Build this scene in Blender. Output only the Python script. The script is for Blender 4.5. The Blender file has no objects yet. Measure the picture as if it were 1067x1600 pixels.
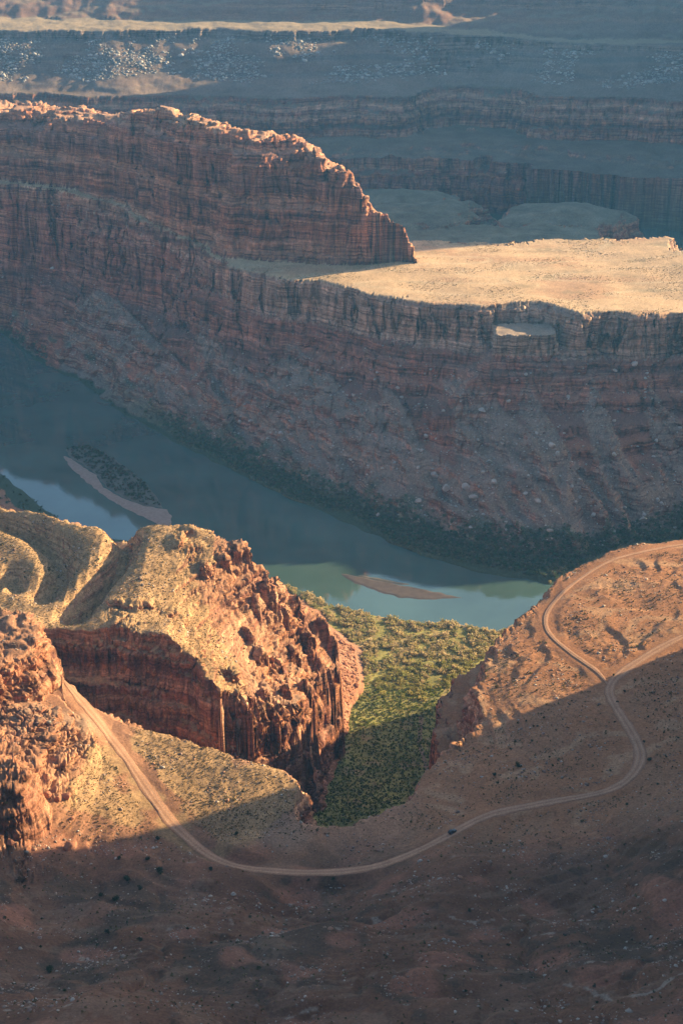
import bpy, math, random, time
import numpy as np
T0 = time.time()
F32 = np.float32
QUAL = 1.0

# ------------------------------------------------------------------ camera, sky, sun, exposure
scn = bpy.context.scene
FPX = 2400.0                                   # focal length in pixels of the 1067x1600 photograph
PITCH = math.atan(1075.0 / FPX)                # how far the camera looks down
CAMZ = 600.0                                   # metres above the river
cam_d = bpy.data.cameras.new("camera")
cam_d.sensor_fit = 'VERTICAL'; cam_d.sensor_height = 24.0
cam_d.lens = 24.0 * FPX / 1600.0
cam_d.clip_start = 1.0; cam_d.clip_end = 20000.0
cam = bpy.data.objects.new("camera", cam_d)
cam.location = (0, 0, CAMZ)
cam.rotation_euler = (math.pi / 2 - PITCH, 0, 0)
scn.collection.objects.link(cam)
scn.camera = cam

SUN_EL, SUN_AZ = math.radians(17.0), math.radians(28.0)   # azimuth measured from +x towards +y
world = bpy.data.worlds.new("World"); scn.world = world
world.use_nodes = True
wn = world.node_tree
sky = wn.nodes.new("ShaderNodeTexSky"); sky.sky_type = 'NISHITA'
sky.sun_disc = False; sky.sun_elevation = SUN_EL
sky.sun_rotation = math.pi / 2 - SUN_AZ
sky.altitude = 1500; sky.air_density = 0.9; sky.dust_density = 4.0; sky.ozone_density = 0.2
wn.links.new(sky.outputs[0], wn.nodes["Background"].inputs[0])
wn.nodes["Background"].inputs[1].default_value = 0.08
sd = bpy.data.lights.new("sun", 'SUN'); sd.energy = 5.0; sd.angle = math.radians(0.5)
sd.color = (1.0, 0.75, 0.42)
sun = bpy.data.objects.new("sun", sd)
L = (math.cos(SUN_EL) * math.cos(SUN_AZ), math.cos(SUN_EL) * math.sin(SUN_AZ), math.sin(SUN_EL))
from mathutils import Vector, Matrix
sun.rotation_euler = Vector(L).to_track_quat('Z', 'Y').to_euler()
scn.collection.objects.link(sun)
scn.view_settings.view_transform = 'Standard'
scn.view_settings.look = 'None'
scn.view_settings.exposure = 1.75
scn.view_settings.gamma = 1.0
scn.cycles.max_bounces = 4; scn.cycles.diffuse_bounces = 2; scn.cycles.glossy_bounces = 2
scn.cycles.transmission_bounces = 2; scn.cycles.volume_bounces = 0; scn.cycles.transparent_max_bounces = 4
scn.cycles.use_denoising = True
try: scn.cycles.denoiser = 'OPENIMAGEDENOISE'
except Exception: pass

# ------------------------------------------------------------------ numpy helpers
ST, CT = math.sin(PITCH), math.cos(PITCH)
def P(px, py, z):
    u = (px - 533.5) / FPX; v = (800 - py) / FPX
    t = (z - CAMZ) / (-ST + v * CT)
    return (u * t, (CT + v * ST) * t)
def PP(*pts): return [P(*p) for p in pts]
def project(X, Y, Z):
    d = Y * CT - (Z - CAMZ) * ST; up = Y * ST + (Z - CAMZ) * CT
    return 533.5 + FPX * X / d, 800 - FPX * up / d, d
rng = np.random.default_rng(7)
PERM = rng.permutation(4096).astype(np.int32)
GR = rng.uniform(0, 2 * np.pi, 4096).astype(F32)
G2 = np.stack([np.cos(GR), np.sin(GR)], -1).astype(F32)
g3 = rng.normal(size=(4096, 3)); G3 = (g3 / np.linalg.norm(g3, axis=1)[:, None]).astype(F32)
RND = rng.random((4096, 3)).astype(F32)
def hsh(i, j, k=None):
    h = PERM[i & 4095]; h = PERM[(h + j) & 4095]
    if k is not None: h = PERM[(h + k) & 4095]
    return h
def n2(x, y, s, seed=0):
    x = np.asarray(x, F32) / F32(s) + F32(seed * 17.31); y = np.asarray(y, F32) / F32(s) + F32(seed * 5.77)
    xi = np.floor(x).astype(np.int32); yi = np.floor(y).astype(np.int32)
    fx = x - xi; fy = y - yi
    ux = fx * fx * (3 - 2 * fx); uy = fy * fy * (3 - 2 * fy)
    def g(a, b):
        q = G2[hsh(xi + a, yi + b)]
        return q[..., 0] * (fx - a) + q[..., 1] * (fy - b)
    a = g(0, 0); b = g(1, 0); c = g(0, 1); d = g(1, 1)
    return (a + (b - a) * ux + ((c + (d - c) * ux) - (a + (b - a) * ux)) * uy) * F32(1.5)
def n3(x, y, z, s, seed=0):
    x = np.asarray(x, F32) / F32(s) + F32(seed * 17.31); y = np.asarray(y, F32) / F32(s) + F32(seed * 5.77); z = np.asarray(z, F32) / F32(s) + F32(seed * 3.1)
    xi = np.floor(x).astype(np.int32); yi = np.floor(y).astype(np.int32); zi = np.floor(z).astype(np.int32)
    fx = x - xi; fy = y - yi; fz = z - zi
    ux = fx * fx * (3 - 2 * fx); uy = fy * fy * (3 - 2 * fy); uz = fz * fz * (3 - 2 * fz)
    def g(a, b, c):
        q = G3[hsh(xi + a, yi + b, zi + c)]
        return q[..., 0] * (fx - a) + q[..., 1] * (fy - b) + q[..., 2] * (fz - c)
    r = []
    for c in (0, 1):
        a0 = g(0, 0, c); a0 = a0 + (g(1, 0, c) - a0) * ux
        b0 = g(0, 1, c); b0 = b0 + (g(1, 1, c) - b0) * ux
        r.append(a0 + (b0 - a0) * uy)
    return (r[0] + (r[1] - r[0]) * uz) * F32(1.4)
def fbm2(x, y, s, o=4, seed=0, gain=.5):
    r = 0; a = 1.0
    for i in range(o):
        r = r + a * n2(x, y, s, seed + i); a *= gain; s *= .5
    return r
def vor3(x, y, z, s, seed=0):
    x = np.asarray(x, F32) / s + seed * 3.3; y = np.asarray(y, F32) / s + seed * 1.7; z = np.asarray(z, F32) / s + seed
    xi = np.floor(x).astype(np.int32); yi = np.floor(y).astype(np.int32); zi = np.floor(z).astype(np.int32)
    f1 = np.full(x.shape, 9, F32); f2 = f1.copy(); idd = np.zeros(x.shape, np.int32)
    for a in (-1, 0, 1):
        for b in (-1, 0, 1):
            for c in (-1, 0, 1):
                h = hsh(xi + a, yi + b, zi + c); q = RND[h]
                d = (xi + a + q[..., 0] - x) ** 2 + (yi + b + q[..., 1] - y) ** 2 + (zi + c + q[..., 2] - z) ** 2
                m = d < f1
                f2 = np.where(m, f1, np.minimum(f2, d)); idd = np.where(m, h, idd); f1 = np.where(m, d, f1)
    return np.sqrt(f1), np.sqrt(f2), RND[idd, 0]
def sstep(a, b, x):
    t = np.clip((x - a) / (b - a), 0, 1); return t * t * (3 - 2 * t)
def mix(a, b, t): return a + (b - a) * t

# world look-up grid for distance fields
GX0, GX1, GY0, GY1, GS = -1000., 1300., -300., 4000., 5.0
gx = np.arange(GX0, GX1 + GS, GS); gy = np.arange(GY0, GY1 + GS, GS)
GXX, GYY = np.meshgrid(gx, gy)                 # [iy, ix]
def sdf_grid(poly):
    """signed distance to polygon, positive inside"""
    x = GXX.astype(F32); y = GYY.astype(F32)
    d2 = np.full(x.shape, 1e12, F32); ins = np.zeros(x.shape, bool)
    n = len(poly)
    for i in range(n):
        ax, ay = poly[i]; bx, by = poly[(i + 1) % n]
        ex, ey = bx - ax, by - ay; l2 = ex * ex + ey * ey + 1e-9
        t = np.clip(((x - ax) * ex + (y - ay) * ey) / l2, 0, 1)
        q = (x - ax - t * ex) ** 2 + (y - ay - t * ey) ** 2
        np.minimum(d2, q, out=d2)
        if ay != by:
            c = ((ay > y) != (by > y)) & (x < ex * (y - ay) / (by - ay) + ax)
            ins ^= c
    d = np.sqrt(d2)
    return np.where(ins, d, -d).astype(F32)
def line_grid(pl):
    x = GXX.astype(F32); y = GYY.astype(F32); d2 = np.full(x.shape, 1e12, F32)
    for (ax, ay), (bx, by) in zip(pl[:-1], pl[1:]):
        ex, ey = bx - ax, by - ay; l2 = ex * ex + ey * ey + 1e-9
        t = np.clip(((x - ax) * ex + (y - ay) * ey) / l2, 0, 1)
        np.minimum(d2, (x - ax - t * ex) ** 2 + (y - ay - t * ey) ** 2, out=d2)
    return np.sqrt(d2)
def dist_line(pl, x, y):
    d2 = np.full(np.shape(x), 1e12, F32)
    for (ax, ay), (bx, by) in zip(pl[:-1], pl[1:]):
        ex, ey = bx - ax, by - ay; l2 = ex * ex + ey * ey + 1e-9
        t = np.clip(((x - ax) * ex + (y - ay) * ey) / l2, 0, 1)
        d2 = np.minimum(d2, (x - ax - t * ex) ** 2 + (y - ay - t * ey) ** 2)
    return np.sqrt(d2)
class Look:
    def __init__(s, x, y):
        fx = np.clip((x - GX0) / GS, 0, len(gx) - 1.001); fy = np.clip((y - GY0) / GS, 0, len(gy) - 1.001)
        s.i = fx.astype(np.int32); s.j = fy.astype(np.int32); s.fx = (fx - s.i).astype(F32); s.fy = (fy - s.j).astype(F32)
    def __call__(s, g):
        a = g[s.j, s.i]; b = g[s.j, s.i + 1]; c = g[s.j + 1, s.i]; d = g[s.j + 1, s.i + 1]
        t = a + (b - a) * s.fx; u = c + (d - c) * s.fx
        return t + (u - t) * s.fy
class RBF:
    def __init__(s, pts, smooth=0.0):
        p = np.array(pts, float); s.p = p[:, :2]; n = len(p)
        K = np.sqrt(((s.p[:, None] - s.p[None]) ** 2).sum(-1) + 200.0) ; K[np.arange(n), np.arange(n)] -= smooth
        A = np.zeros((n + 1, n + 1)); A[:n, :n] = K; A[:n, n] = 1; A[n, :n] = 1
        w = np.linalg.solve(A, np.r_[p[:, 2], 0]); s.w = w
    def __call__(s, x, y):
        r = np.full(np.shape(x), s.w[-1])
        for (a, b), w in zip(s.p, s.w[:-1]): r = r + w * np.sqrt((x - a) ** 2 + (y - b) ** 2 + 200.0)
        return r
    def grid(s):
        f = 4; xs = gx[::f]; ys = gy[::f]
        XX, YY = np.meshgrid(np.r_[xs, xs[-1] + GS * f], np.r_[ys, ys[-1] + GS * f]); c = s(XX, YY)
        i = (gx - GX0) / (GS * f); j = (gy - GY0) / (GS * f)
        i0 = np.minimum(i.astype(int), c.shape[1] - 2); j0 = np.minimum(j.astype(int), c.shape[0] - 2); u = (i - i0)[None]; v = (j - j0)[:, None]
        a = c[np.ix_(j0, i0)]; b = c[np.ix_(j0, i0 + 1)]; cc = c[np.ix_(j0 + 1, i0)]; d = c[np.ix_(j0 + 1, i0 + 1)]
        return ((a + (b - a) * u) * (1 - v) + (cc + (d - cc) * u) * v).astype(F32)
def Z(pts): return [P(a, b, c) + (c,) for a, b, c in pts]

# ------------------------------------------------------------------ the plan of the canyon
far_bank = PP((0,520,0),(50,560,0),(130,600,0),(180,640,0),(260,685,0),(330,720,0),(420,765,0),(500,800,0),(600,845,0),(660,870,0),(740,895,0),(860,915,0))
near_bank = [(640,1330),(470,1240),(380,1180),(290,1120),(230,1085),(180,1092)] + PP((800,976,0),(780,988,0),(750,984,0),(700,972,0),(640,974,0),(600,966,0),(555,957,0),(510,948,0)) + [(-29,1172),(-76,1205),(-150,1250),(-240,1280),(-281,1342),(-346,1437),(-420,1560),(-700,1850),(-1300,2500)]
RIVER = [(-1500,2900),(-800,2350)] + far_bank + [(260,1205),(300,1240),(400,1310),(600,1420),(1400,1600),(1400,1480)] + near_bank
RIVER2 = [(440,2440),(500,2385),(560,2340),(700,2270),(1400,2050),(1400,2150),(800,2400),(640,2500),(560,2525),(450,2500)]
# bench on the camera's side of the river: rim of the high ground, then the low ground below it
head = Z([(0,788,190),(60,799,190),(130,820,192),(190,817,194),(245,822,193),(330,828,190),(378,845,184),(385,880,172),(420,893,160),(455,905,150),(458,935,140),(485,940,125),(520,985,105),(530,1030,88),(520,1070,75),(480,1090,80)])
front = Z([(470,1108,128),(420,1098,140),(370,1098,150),(325,1068,163),(300,1015,172),(270,998,178),(200,985,178),(100,985,175),(0,980,175)])
ridge = Z([(60,1040,178),(110,1072,171),(160,1112,167),(200,1130,166),(270,1148,166),(330,1162,166),(440,1196,162),(468,1215,160),(470,1240,156),(465,1282,150),(500,1292,149),(540,1292,149),(600,1268,149),(640,1250,149),(665,1205,150),(692,1176,150),(722,1158,150),(747,1140,151),(752,1110,153),(744,1080,154),(752,1052,155),(766,1012,155),(800,970,156),(840,940,156),(860,905,156),(900,882,157),(925,872,158),(960,857,159),(1005,848,160),(1067,842,161)])
BENCH = [(-1400,1500),(-500,1000)] + [h[:2] for h in head] + [h[:2] for h in front] + [(-262,775),(-262,755)] + [h[:2] for h in ridge] + [(300,1010),(385,1128),(482,1186),(800,1340),(1600,1340),(1600,-500),(-1400,-500)]
LOWB = [(-1500,2900)] + [(-1500,3900),(1600,3900),(1600,1420),(640,1310),(470,1225),(380,1165),(290,1105),(262,1075),(240,1045),(195,1012),(160,985),(130,945),(105,905),(75,862),(48,815),(40,790),(30,755),(22,720),(10,685),(-4,680),(-12,695),(-40,706),(-100,730),(-200,757),(-200,764),(-100,742),(-50,722),(-34,745),(-12,800),(-8,860),(-2,905),(6,950),(16,1000),(16,1060),(-10,1110),(-40,1160),(-85,1195),(-160,1240),(-250,1270),(-300,1340),(-430,1540),(-720,1840)]
bench_top = [(-1400,1500,190),(-500,1000,195),(-1400,0,420),(1600,0,420),(0,0,588),(0,-300,592),(-300,-100,592),(300,-100,592),(0,170,420),(0,290,285),(-300,300,300),(-200,420,235),(300,420,250),(300,700,190),(385,1110,158),(482,1186,158),(800,1300,170),(-262,775,172),(-262,755,175),(-300,650,200)] + head + front + ridge + Z([
 (60,900,180),(0,900,179),(200,850,192),(250,900,186),(130,900,184),(300,850,190),(330,900,178),(380,900,166),(300,940,172),(350,960,160),(400,950,148),(440,960,138),(480,970,116),(500,1010,104),(400,1030,130),(360,1040,146),(450,1060,112),(500,1050,86),
 (170,1150,167),(270,1190,165),(330,1200,163),(400,1220,160),(215,1210,164),(270,1290,156),(340,1345,153),(480,1364,153),(580,1358,154),(650,1330,155),(720,1295,156),(860,1252,159),(990,1210,163),(1005,1180,163),(950,1090,163),(945,1065,163),(1067,995,169),
 (0,1330,172),(100,1310,164),(0,1200,190),(60,1200,182),(60,1110,184),(100,1230,170),(420,1270,153),(460,1270,152),(540,1310,151),(620,1290,151),(720,1180,153),(740,1090,157),(800,1010,158),(850,970,159),(900,1000,162),(930,900,160),(1067,870,164),(1000,950,166),(860,1150,160),(800,1240,156),(900,1300,162),
 (0,1450,186),(150,1420,172),(300,1450,174),(450,1430,165),(600,1430,168),(750,1400,170),(900,1380,178),(1067,1300,182),(1067,1450,205),(533,1520,196),(250,1530,200),(800,1520,205),(0,1600,228),(533,1600,226),(1067,1600,236)])
BENCH_TOP = RBF(bench_top, 5.0)
low_floor = [(-29,1166,2),(129,1103,1.5),(13,1006,9),(-19,909,16),(78,968,10),(-15,850,22),(11,808,26),(5,700,38),(-40,714,70),(-100,735,105),(-200,760,140),(240,1060,3),(470,1235,2),(-85,1200,2),(-281,1340,2),(-430,1545,2),(-720,1845,2),(60,1050,5),(1400,1450,3),(-1500,2900,3),(0,1500,2),(0,3000,2)]
LOW_FLOOR = RBF(low_floor)
# plateau across the river and the mesa on it
prim = Z([(0,288,186),(100,300,184),(200,330,176),(280,370,165),(345,408,160),(385,420,160),(430,432,160),(500,440,160),(560,454,160),(620,464,160),(680,472,160),(740,477,160),(800,474,161),(860,476,161),(905,487,160),(945,486,160),(1000,491,160),(1067,490,160)])
PLAT = [(-1500,2800),(-750,2240)] + [p[:2] for p in prim] + [(450,1478),(520,1480),(700,1500),(900,1540),(1150,1610),(1150,1790),(520,1700),(402,1690),(376,1706),(380,1740),(372,1756),(330,1752),(235,1750),(170,1742),(122,1735),(49,1728),(-20,1790),(-120,1880),(-250,2050),(-420,2220),(-1000,2700)]
PLAT_B = [(-1500,2720),(-800,2355)] + [(a + 3, b + 6) for a, b in far_bank] + [(262,1212),(300,1248),(400,1318),(600,1430),(1400,1610),(1400,1950),(520,1860),(430,1850),(350,1870),(235,1860),(122,1850),(60,1840),(-20,1960),(-200,2200),(-400,2420),(-1000,2900)]
PLAT_TOP = RBF(prim + [(85,1641,163),(19,1645,161),(-59,1658,160),(200,1600,160),(300,1600,161),(380,1690,163),(235,1750,161),(370,1740,163),(450,1500,160),(100,1680,162),(-1500,2800,180),(-750,2240,180),(900,1700,225),(620,1560,205),(520,1520,178),(-300,2100,178)])
mrim = Z([(0,178,258),(50,170,262),(100,183,262),(140,192,263),(165,188,267),(200,186,278),(215,175,284),(250,173,290),(290,190,291),(310,197,290),(345,202,288),(385,203,288),(395,212,287),(440,209,286),(468,215,283),(485,236,275),(505,250,268),(530,262,262),(552,276,254),(572,288,247),(588,312,236),(605,326,224),(622,345,212),(634,366,194),(640,385,182)])
MESA = [(-1500,2780),(-760,2250)] + [m[:2] for m in mrim] + [(78,1645),(60,1668),(20,1700),(-30,1752),(-90,1800),(-160,1860),(-230,1950),(-330,2070),(-450,2170),(-760,2400),(-1500,2900)]
MESA_B = [(-1500,2740),(-770,2225)] + [(p[0] + 5, p[1] + 7) for p in prim[:4]] + [P(345,404,160),P(400,407,160),P(450,410,160),P(560,414,160),P(620,414,160),P(655,412,162),P(660,402,162)] + [(70,1690),(20,1735),(-20,1790),(-80,1840),(-150,1910),(-230,2010),(-320,2130),(-450,2240),(-760,2480),(-1500,3000)]
MESA_TOP = RBF(mrim + [(60,1668,172),(20,1700,220),(-30,1752,258),(-90,1800,271),(-160,1860,275),(-230,1950,270),(-330,2070,252),(-450,2170,248),(-1500,2800,250)])
BLOCK = PP((782,517,149),(820,516,149),(858,517,149),(862,508,149),(830,498,150),(790,498,150))
SHELF = PP((688,1176,126),(690,1130,126),(696,1088,126),(708,1070,127),(735,1045,129),(765,1012,132),(800,975,134),(800,1010,150),(770,1060,150),(770,1150,148),(730,1175,146))
KNOB1 = PP((-90,958,205),(0,952,205),(38,958,205),(56,972,204),(52,995,203),(30,1020,203),(-20,1045,203),(-90,1062,203))
KNOB2 = PP((-90,1186,196),(5,1186,196),(28,1200,195),(20,1216,194),(-20,1236,193),(-90,1250,193))
# terraces behind the plateau
K1 = PP((540,352,118),(620,352,118),(700,351,117),(760,354,116),(850,350,116),(925,351,116),(945,358,116),(950,374,116)) + [(330,1790),(60,1790)]
K2 = PP((775,345,82),(780,333,84),(815,320,86),(850,314,88),(885,312,88),(925,317,86),(950,328,84),(962,340,82),(960,352,80),(850,358,82))
K3 = PP((560,345,90),(575,318,86),(640,312,84),(700,312,82),(735,318,80),(745,330,80),(700,345,86))
K4 = PP((560,310,62),(580,293,62),(640,291,62),(690,295,62),(700,304,60),(690,318,60))
# far wall
FW1 = [(-1500,2600),(-300,2600),(60,2592)] + PP((590,262,75),(660,262,75),(735,264,75),(737,255,75),(757,255,75),(760,264,75),(830,268,74),(835,282,70),(950,290,68),(1067,296,66)) + [(1500,2460),(1500,3900),(-1500,3900)]
FW1B = [(-1500,2545),(-300,2545),(60,2540),(240,2548),(262,2548),(350,2535),(480,2540),(620,2500),(1500,2410),(1500,3950),(-1500,3950)]
FW2 = [(-1500,2790),(-900,2740),(-600,2790),(-420,2745),(-228,2760),(-100,2738),(0,2752),(60,2735),(131,2742),(150,2800),(175,2870),(240,2900),(300,2880),(322,2790),(333,2742),(420,2725),(500,2745),(598,2730),(900,2640),(1500,2600),(1500,3900),(-1500,3900)]
FW2B = [(-1500,2730),(-900,2690),(-600,2735),(-420,2695),(-228,2706),(-100,2688),(0,2698),(55,2682),(118,2690),(140,2752),(170,2808),(238,2836),(292,2820),(312,2740),(330,2690),(420,2672),(500,2690),(598,2676),(900,2590),(1500,2540),(1500,3940),(-1500,3940)]
FW3 = [(-1500,3050),(-700,3010),(-400,3000),(-100,3010),(100,3000),(300,2990),(450,2960),(600,2940),(900,2880),(1500,2800),(1500,3900),(-1500,3900)]
FW4 = [(-1500,3900),(-700,3800),(0,3700),(150,3400),(260,3260),(450,3250),(700,3230),(1500,3100),(1500,4300),(-1500,4300)]
FW4B = [(-1500,3150),(-600,3140),(0,3120),(90,3110),(150,3080),(300,3040),(700,3000),(1500,2900),(1500,4300),(-1500,4300)]
# high ground outside the frame on the right, whose shadows cross the view
CASTA = [(318,824),(520,934),(760,1058),(1000,1190),(1280,1335),(1600,1440),(1600,-500),(420,-500),(330,200),(300,500),(300,700)]
CASTB = [(905,2130),(1150,2262),(1235,2307),(1235,3420),(905,3420)]  # unseen mass added and sized to keep far terraces and walls in shadow
# road lines in the photo
road_px = [(99,1064),(112,1078),(135,1105),(160,1135),(188,1172),(215,1210),(243,1252),(270,1288),(300,1317),(330,1339),(355,1351),(380,1357),(430,1362),(480,1364),(530,1363),(580,1357),(615,1346),(650,1331),(685,1314),(720,1294),(745,1281),(770,1271),(815,1262),(860,1253),(905,1246),(945,1238),(975,1224),(992,1207),(1001,1187),(998,1168),(985,1143),(968,1116),(955,1095),(950,1078),(958,1062),(978,1046),(1000,1031),(1035,1010),(1070,993),(1120,968)]
road2_px = [(950,1072),(935,1050),(905,1030),(875,1008),(855,988),(850,968),(858,948),(878,926),(905,904),(940,882),(970,870),(1010,861),(1040,855),(1080,849)]
def onbench(pts):
    out = []
    for a, b in pts:
        z = 160.
        for _ in range(8):
            x, y = P(a, b, z); z = .5 * z + .5 * float(BENCH_TOP(np.array(x), np.array(y)))
        out.append((x, y))
    return out
def smooth_line(pl, step=2.0, it=3):
    p = np.array(pl)
    for _ in range(it):
        q = np.empty((2 * len(p) - 2, 2)); q[0::2] = .75 * p[:-1] + .25 * p[1:]; q[1::2] = .25 * p[:-1] + .75 * p[1:]; p = np.vstack([p[:1], q, p[-1:]])
    d = np.r_[0, np.cumsum(np.hypot(*np.diff(p, axis=0).T))]; t = np.arange(0, d[-1], step)
    return np.stack([np.interp(t, d, p[:, 0]), np.interp(t, d, p[:, 1])], -1)
ROAD = smooth_line(onbench(road_px)); ROAD2 = smooth_line(onbench(road2_px))

G = {k: sdf_grid(v) for k, v in dict(river=RIVER, river2=RIVER2, bench=BENCH, lowb=LOWB, plat=PLAT, platb=PLAT_B, mesa=MESA, mesab=MESA_B,
     k1=K1, shelf=SHELF, kn1=KNOB1, kn2=KNOB2, k2=K2, k3=K3, k4=K4, f1=FW1, f1b=FW1B, f2=FW2, f2b=FW2B, f3=FW3, f4=FW4, f4b=FW4B, ca=CASTA, cb=CASTB).items()}
G['btop'] = BENCH_TOP.grid(); G['floor'] = LOW_FLOOR.grid(); G['ptop'] = PLAT_TOP.grid(); G['mtop'] = MESA_TOP.grid()
G['road'] = np.minimum(line_grid([tuple(p) for p in ROAD[::6]] + [tuple(ROAD[-1])]), line_grid([tuple(p) for p in ROAD2[::6]] + [tuple(ROAD2[-1])])).astype(F32)
G['road_r'] = line_grid([tuple(p) for p in ROAD2[::6]] + [tuple(ROAD2[-1])]).astype(F32)
TOWERS = []
for a_, b_, dz_, r_ in [(415,912,9,4.5),(396,938,7,3.5),(436,945,7,3.5),(462,940,9,3.2),(500,975,12,4),(518,1005,13,3.6),(480,995,10,4),(455,1015,9,3.6),(430,1035,8,3.4),(405,1020,9,4),(497,1035,11,3.8),(384,985,7,3.2),(360,1055,7,3.6),(338,1085,6,3.5),(375,1085,6,4),(410,1080,7,3.6),(445,1075,9,3.6),(475,1060,9,3.4),(512,1050,9,3),(372,852,5,6),(345,868,4,5),(320,880,4,5)]:
    z_ = 150.
    for _ in range(8): x_, y_ = P(a_, b_, z_); z_ = .5 * z_ + .5 * (float(BENCH_TOP(np.array(x_), np.array(y_))) + dz_ * .6)
    TOWERS.append((x_, y_, z_ + dz_ * .4, r_))
MTOWERS = []
for a_, b_, dz_, r_ in [(492,246,7,7),(512,252,9,7),(533,262,9,6),(548,268,13,6),(563,276,14,6),(577,292,12,5.5),(588,312,8,5),(603,330,9,6),(618,347,7,4)]:
    z_ = 230.
    for _ in range(8): x_, y_ = P(a_, b_, z_); z_ = .5 * z_ + .5 * (float(MESA_TOP(np.array(x_), np.array(y_))) + dz_ * .5)
    MTOWERS.append((x_, y_ + 11, z_ + dz_ * .3, r_))
def gullies(lst):
    g = np.zeros(GXX.shape, F32)
    for pts, w, d in lst: g = np.maximum(g, d * np.exp(-(line_grid(pts) / w) ** 2))
    return g.astype(F32)
G['gul'] = gullies([(PP((150,790,190),(185,830,185),(200,870,178),(185,910,172),(150,950,168),(120,985,165)), 8, 17),
                    (PP((0,815,185),(50,840,182),(85,870,178),(100,905,174),(75,945,170)), 8, 11), (PP((-20,925,175),(25,900,176),(30,930,172)), 6, 7)])
def poly_mask(px, z=165, soft=8):
    g = sdf_grid([P(a, b, z) for a, b in px]); return np.clip(g / soft + .5, 0, 1).astype(F32)
G['rockL'] = np.maximum.reduce([
    poly_mask([(-60,940),(0,955),(55,960),(70,1010),(98,1070),(130,1110),(150,1145),(118,1185),(112,1230),(60,1235),(40,1290),(85,1330),(40,1352),(-60,1370)], 178, 6),
    poly_mask([(265,862),(310,828),(380,835),(392,885),(350,895),(300,885)], 184, 4),
    poly_mask([(385,885),(430,885),(470,930),(530,970),(545,1075),(480,1120),(420,1110),(395,1040),(425,985),(385,960),(360,935)], 140, 6),
    poly_mask([(170,1010),(300,1010),(400,1080),(480,1100),(480,1220),(330,1170),(200,1130)], 150, 6) * .8,
    poly_mask([(690,1060),(750,1000),(830,925),(870,890),(890,905),(800,1000),(770,1040),(765,1100),(740,1160),(685,1190)], 150, 5) * .6,
    poly_mask([(262,845),(390,850),(540,1070),(330,1090),(285,1000)], 160, 8) * .3])
G['grassH'] = np.maximum(poly_mask([(-60,760),(60,780),(325,815),(350,870),(300,900),(360,950),(385,1010),(370,1080),(255,985),(200,1000),(-60,1010)], 183, 10),
              np.maximum(poly_mask([(200,1140),(330,1165),(440,1205),(465,1250),(330,1330),(285,1290)], 160, 6), poly_mask([(125,1200),(160,1160),(190,1200),(250,1285),(150,1296),(100,1290)], 164, 8)))
for k in list(G): G[k] = np.ascontiguousarray(G[k], F32)
print("fields", round(time.time() - T0, 1))

# strata: monotone remap of height into cliffs and ledges
r2 = np.random.default_rng(3)
zin, zout = [0.], [0.]
while zin[-1] < 700:
    h = r2.uniform(6, 15); q = r2.uniform(.15, .35)
    zin += [zin[-1] + h * (1 - q), zin[-1] + h]; zout += [zout[-1] + h * r2.uniform(.25, .5), zin[-1]]
zin = np.array(zin); zout = np.array(zout)
def stepz(z): return np.interp(z, zin, zout).astype(F32)

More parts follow.
